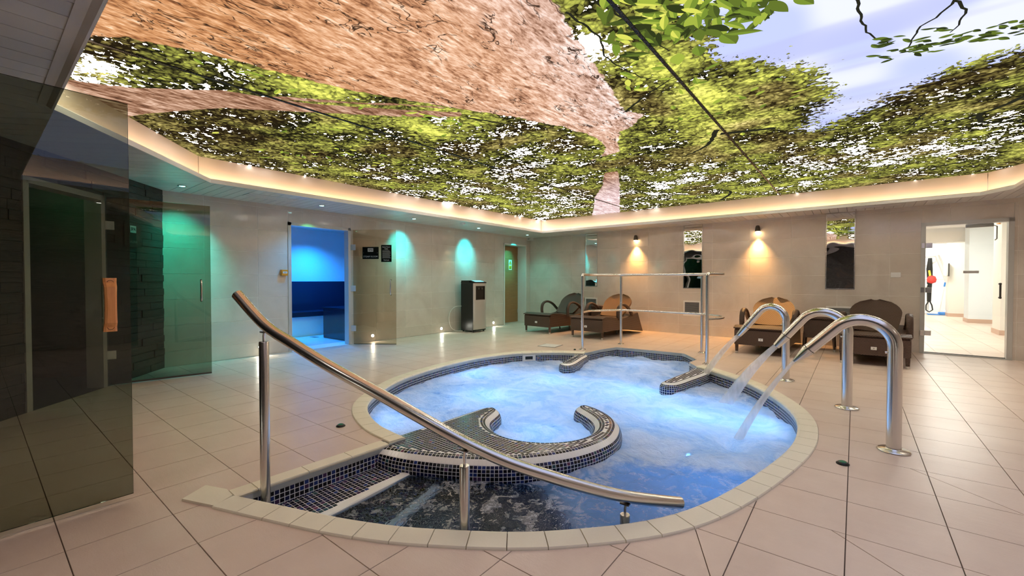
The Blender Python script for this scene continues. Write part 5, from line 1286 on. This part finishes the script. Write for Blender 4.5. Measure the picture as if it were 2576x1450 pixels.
for k, (s, z) in enumerate(((3.08, 2.06), (5.503, 2.075))):
    m_ = thing('wall_lamp', ['warm downward wall lamp above the guard rail', 'warm downward wall lamp left of the last mirror'][k], 'wall lamp', WR(s, z), 'warm wall lamps on the far wall')
    q = MB(); q.disc_y((0, 0), .022, -.025, 0, 14); obj('bracket', q, 'darkmetal', m_)
    q = MB(); n_ = 16; sh_ = [(.012, .075), (.028, .07), (.040, .03), (.047, -.03), (.048, -.040)]
    vs = []
    for r_, z_ in sh_:
        for a in range(n_): th = 2*PI*a/n_; vs.append((r_*math.cos(th), -.06+r_*math.sin(th), z_))
    q.add(vs, [(i*n_+a, (i+1)*n_+a, (i+1)*n_+(a+1) % n_, i*n_+(a+1) % n_) for i in range(len(sh_)-1) for a in range(n_)], 0, True); obj('shade', q, 'darkmetal', m_)
    q = MB(); q.lathe([(.012, -.02), (.036, -.035), (.040, -.050), (.036, -.058), (.01, -.06)], (0, -.06), 14); obj('bulb', q, 'led_warm', m_)
    lamp('wall_lamp_light', 'SPOT', (0, -.06, -.08), (1.0, .46, .10), 70, m_, .02, 50, .9, (0, .06, -1))
    lamp('wall_lamp_beam', 'SPOT', (0, -.06, -.09), (1.0, .52, .17), 110, m_, .02, 95, .8, (0, -.30, -1))
m_ = thing('wall_socket', 'white double switch plate left of the corridor door', 'switch', WR(7.442, 1.208)); q = MB(); q.box(-.06, .06, -.010, 0, -.04, .04, 0, .004); obj('plate', q, 'white', m_)
for x in (-.025, .025): q = MB(); q.box(x-.012, x+.012, -.014, -.010, -.016, .016, 0, .002); obj('rocker', q, 'white', m_)
# call point by the steam room
m_ = thing('call_point', 'amber emergency call button on the stone wall by the steam room', 'call button', WALL_L @ Matrix.Translation((3.025, 0, 1.24)))
q = MB(); q.box(-.048, .048, -.055, 0, -.046, .046, 0, .006); obj('case', q, 'orange', m_); q = MB(); q.box(-.030, .034, -.0575, -.055, -.012, .018); pl = obj('break_panel', q, 'white', m_); text('legend', 'PUSH', .017, 'sign_black', pl, (.002, -.0582, .003))
# low wall lights
def low_light(name, label, mat, energy=2.2):
    m_ = thing(name, label, 'wall light', mat, 'round low-level wall lights')
    q = MB(); q.disc_y((0, 0), .036, -.006, 0, 20); obj('bezel', q, 'chrome', m_); q = MB(); q.disc_y((0, 0), .026, -.010, -.006, 18); obj('lens', q, 'led_white', m_)
    lamp('low_light_lamp', 'SPOT', (0, -.02, 0), (1.0, .98, .82), energy*.8, m_, .02, 130, .6, (0, -1, -.45))
low_light('low_wall_light', 'round low light glowing behind the first handrail post', WALL_L @ Matrix.Translation((2.685, 0, .13)), 5)
low_light('low_wall_light', 'round low light shining through the steam room glass leaf', WALL_L @ Matrix.Translation((4.594, 0, .105)))
low_light('low_wall_light', 'round low light just left of the water cooler', WALL_L @ Matrix.Translation((6.276, 0, .089)))
low_light('low_wall_light', 'round low light between the water cooler and oak door', WALL_L @ Matrix.Translation((7.976, 0, .085)))
for x, lb in ((-2.3, 'round low light on the slate wall behind the camera, left'), (1.29, 'round low light on the wall behind the camera, middle'), (3.96, 'round low light on the wall behind the camera, right')):
    low_light('low_wall_light', lb, T(x, BACK_Y, .12, PI), 3)
# soffit downlights
def downlight(label, x, y, col, lens, energy, tilt=None, angle=55, energy2=0, col2=None, group='coloured downlights along the stone wall'):
    m_ = thing('soffit_downlight', label, 'downlight', T(x, y, CEIL), group)
    q = MB(); q.lathe([(.048, .0), (.048, -.006), (.036, -.010), (.034, -.003)], (0, 0), 20); obj('ring', q, 'chrome', m_)
    q = MB(); q.lathe([(.034, -.002), (.030, -.007), (.010, -.009)], (0, 0), 16); obj('lens', q, lens, m_)
    lamp('downlight_beam', 'SPOT', (0, 0, -.02), col, energy, m_, .03, angle, 1.0, tilt or (0, 0, -1))
    if energy2: lamp('downlight_wash', 'SPOT', (0, 0, -.02), col2 or col, energy2, m_, .04, 120, .8, (0, 0, -1))
TEAL = (.0, .78, .66); CYAN = (.0, .75, .85)
downlight('teal downlight above the smoked glass door', -6.40, 1.62, TEAL, 'led_teal', 120, (-.70, .10, -1), 70, 22, (.04, .85, .7))
downlight('downlight casting green light above the steam room door', -6.40, 3.37, (.12, 1.0, .35), 'led_cyan', 60, (-1.1, .10, -1), 44, 55, (.03, .45, 1.0))  # blue wash added to stand in for the steam room's spill
downlight('cyan downlight above the steam room leaf', -6.42, 5.15, CYAN, 'led_cyan', 75, (-1.05, .12, -1), 58, 26, (.1, .9, .8))
downlight('cyan downlight above the water cooler', -6.46, 6.95, CYAN, 'led_cyan', 75, (-.95, .12, -1), 58, 26, (.1, .9, .8))
downlight('cyan downlight above the oak door corner', -6.46, 8.74, (.02, .85, .8), 'led_cyan', 80, (-1.15, .08, -1), 46, 34, (.1, .9, .75))
WH = (1.0, .90, .80)  # unseen fill downlights, added to brighten the floor and right end
for x, y, lb in ((-1.9, -.75, 'added white fill downlight in the soffit behind the camera, first'), (-.1, -.75, 'added white fill downlight in the soffit behind the camera, second'), (1.7, -.75, 'added white fill downlight in the soffit behind the camera, third'), (3.0, 1.2, 'added white fill downlight in the side soffit, first'), (3.0, 3.6, 'added white fill downlight in the side soffit, second'), (3.0, 6.0, 'added white fill downlight in the side soffit, third'), (3.0, 8.2, 'added white fill downlight in the side soffit, fourth')):
    downlight(lb, x, y, WH, 'led_white', 45 if x > 2 else 14, None, 140, 0, None, 'added white fill downlights in the near and side soffit')
# vents in the soffit
for k, (x, y, rz, lb) in enumerate(((-6.35, 2.62, PI/2, 'white louvred air vent in the soffit left of the steam room'), (-5.2, 8.85, 0, 'louvred air vent in the soffit above the corner lounger'), (-2.85, 8.80, 0, 'louvred air vent in the soffit above the middle mirror'), (.25, 8.72, 0, 'louvred air vent in the soffit right of the last mirror'))):
    m_ = thing('air_vent', lb, 'vent', T(x, y, CEIL, rz), 'louvred soffit vents')
    q = MB(); q.box(-.30, .30, -.10, .10, -.003, 0); obj('backing', q, 'black_seam', m_)
    q = MB(); q.box(-.32, .32, -.12, -.09, -.008, 0); q.box(-.32, .32, .09, .12, -.008, 0); q.box(-.32, -.29, -.09, .09, -.008, 0); q.box(.29, .32, -.09, .09, -.008, 0); obj('frame', q, 'plank', m_)
    for j in range(9): y_ = -.08+j*.02; q = MB(); q.prism_x([(y_, -.003), (y_+.004, -.010), (y_+.010, -.010), (y_+.006, -.003)], -.29, .29); obj('louvre', q, 'plank', m_)
m_ = thing('smoke_detector', 'round white smoke detector in the soffit before the oak door', 'detector', T(-6.15, 6.15, CEIL)); q = MB(); q.lathe([(.055, 0), (.055, -.012), (.045, -.03), (.02, -.038)], (0, 0), 20); obj('base', q, 'white', m_); q = MB(); q.lathe([(.018, -.036), (.012, -.046)], (0, 0), 12); obj('sensor', q, 'white', m_)
m_ = thing('corner_sensor', 'small white box up in the room corner', 'sensor', T(-6.86, 9.40, CEIL)); q = MB(); q.box(-.07, .07, -.06, .08, -.075, 0, 0, .006); obj('case', q, 'white', m_); q = MB(); q.box(-.03, .03, -.063, -.06, -.05, -.025); obj('window', q, 'grey_text', m_)
# floor fittings
for x, y, lb in ((-.047, 3.30, 'dark green domed floor jet button right of the pool'), (-3.079, 1.758, 'dark domed floor button left of the pool steps'), (-3.52, 6.05, 'small black floor stud by the guard rail post')):
    m_ = thing('floor_button', lb, 'floor button', T(x, y, 0), 'domed buttons set in the floor'); sz = .6 if y > 5 else 1
    q = MB(); q.lathe([(.034*sz, .0), (.034*sz, .006), (.024*sz, .014)], (0, 0), 18); obj('housing', q, 'black_plastic', m_); q = MB(); q.lathe([(.020*sz, .013), (.016*sz, .018), (.005, .019)], (0, 0), 14); obj('dome', q, 'green', m_)
m_ = thing('floor_access_cover', 'white square access cover set in the floor before the loungers', 'floor cover', T(-4.085, 6.19, 0, R(8))); q = MB(); q.box(-.15, .15, -.15, .15, 0, .006, 0, .002); obj('cover', q, 'white', m_); q = MB(); q.box(-.165, .165, -.165, .165, 0, .003); obj('frame', q, 'grille', m_)
# underwater lamps; those labelled added are unseen extras to brighten the foam
for x, y, z, e, lb in ((-.42, 2.75, -.72, 7, 'blue underwater lamp at the near right of the pool'), (-.46, 4.35, -.60, 20, 'blue underwater lamp under the water jets'), (-4.1, 4.3, -.60, 24, 'blue underwater lamp at the left of the pool'), (-3.3, 2.25, -.60, 18, 'blue underwater lamp behind the ring bench'), (-2.0, 2.9, -.75, 20, 'blue underwater lamp inside the ring bench'), (-1.2, 4.15, -.75, 24, 'added blue lamp in the pool floor right of the ring bench'), (-1.9, 4.7, -.75, 24, 'added blue lamp in the pool floor between the divider arms'), (-3.1, 3.5, -.75, 24, 'added blue lamp in the pool floor left of the ring bench'), (-3.0, 4.6, -.75, 20, 'added blue lamp in the pool floor by the skimmer'), (-2.5, 6.1, -.75, 14, 'added blue lamp in the floor of the far alcove')):
    j_ = int(np.argmin((OUT[:, 0]-x)**2+(OUT[:, 1]-y)**2)); pt = OUT[j_]; nn = NOUT[j_]
    if z > -.74:
        m_ = thing('underwater_lamp', lb, 'pool lamp', Matrix.Translation((pt[0], pt[1], z)) @ Matrix.Rotation(math.atan2(nn[1], nn[0])-PI/2, 4, 'Z'), 'underwater pool lamps')
        q = MB(); q.disc_y((0, 0), .10, -.02, 0, 20); obj('bezel', q, 'chrome', m_); q = MB(); q.disc_y((0, 0), .085, -.026, -.02, 20); obj('lens', q, 'led_blue', m_); lamp('underwater_beam', 'SPOT', (0, -.035, 0), (.18, .48, 1.0), e*2.2, m_, .07, 170, .5, (0, -1, .35))
    else:
        m_ = thing('underwater_lamp', lb, 'pool lamp', T(x, y, BZ), 'underwater pool lamps')
        q = MB(); q.lathe([(.10, 0), (.10, .015)], (0, 0), 20); obj('bezel', q, 'chrome', m_); q = MB(); q.lathe([(.085, .014), (.08, .02)], (0, 0), 20); obj('lens', q, 'led_blue', m_); lamp('underwater_beam', 'SPOT', (0, 0, .03), (.18, .48, 1.0), e*2.6, m_, .07, 170, .5, (0, 0, 1))
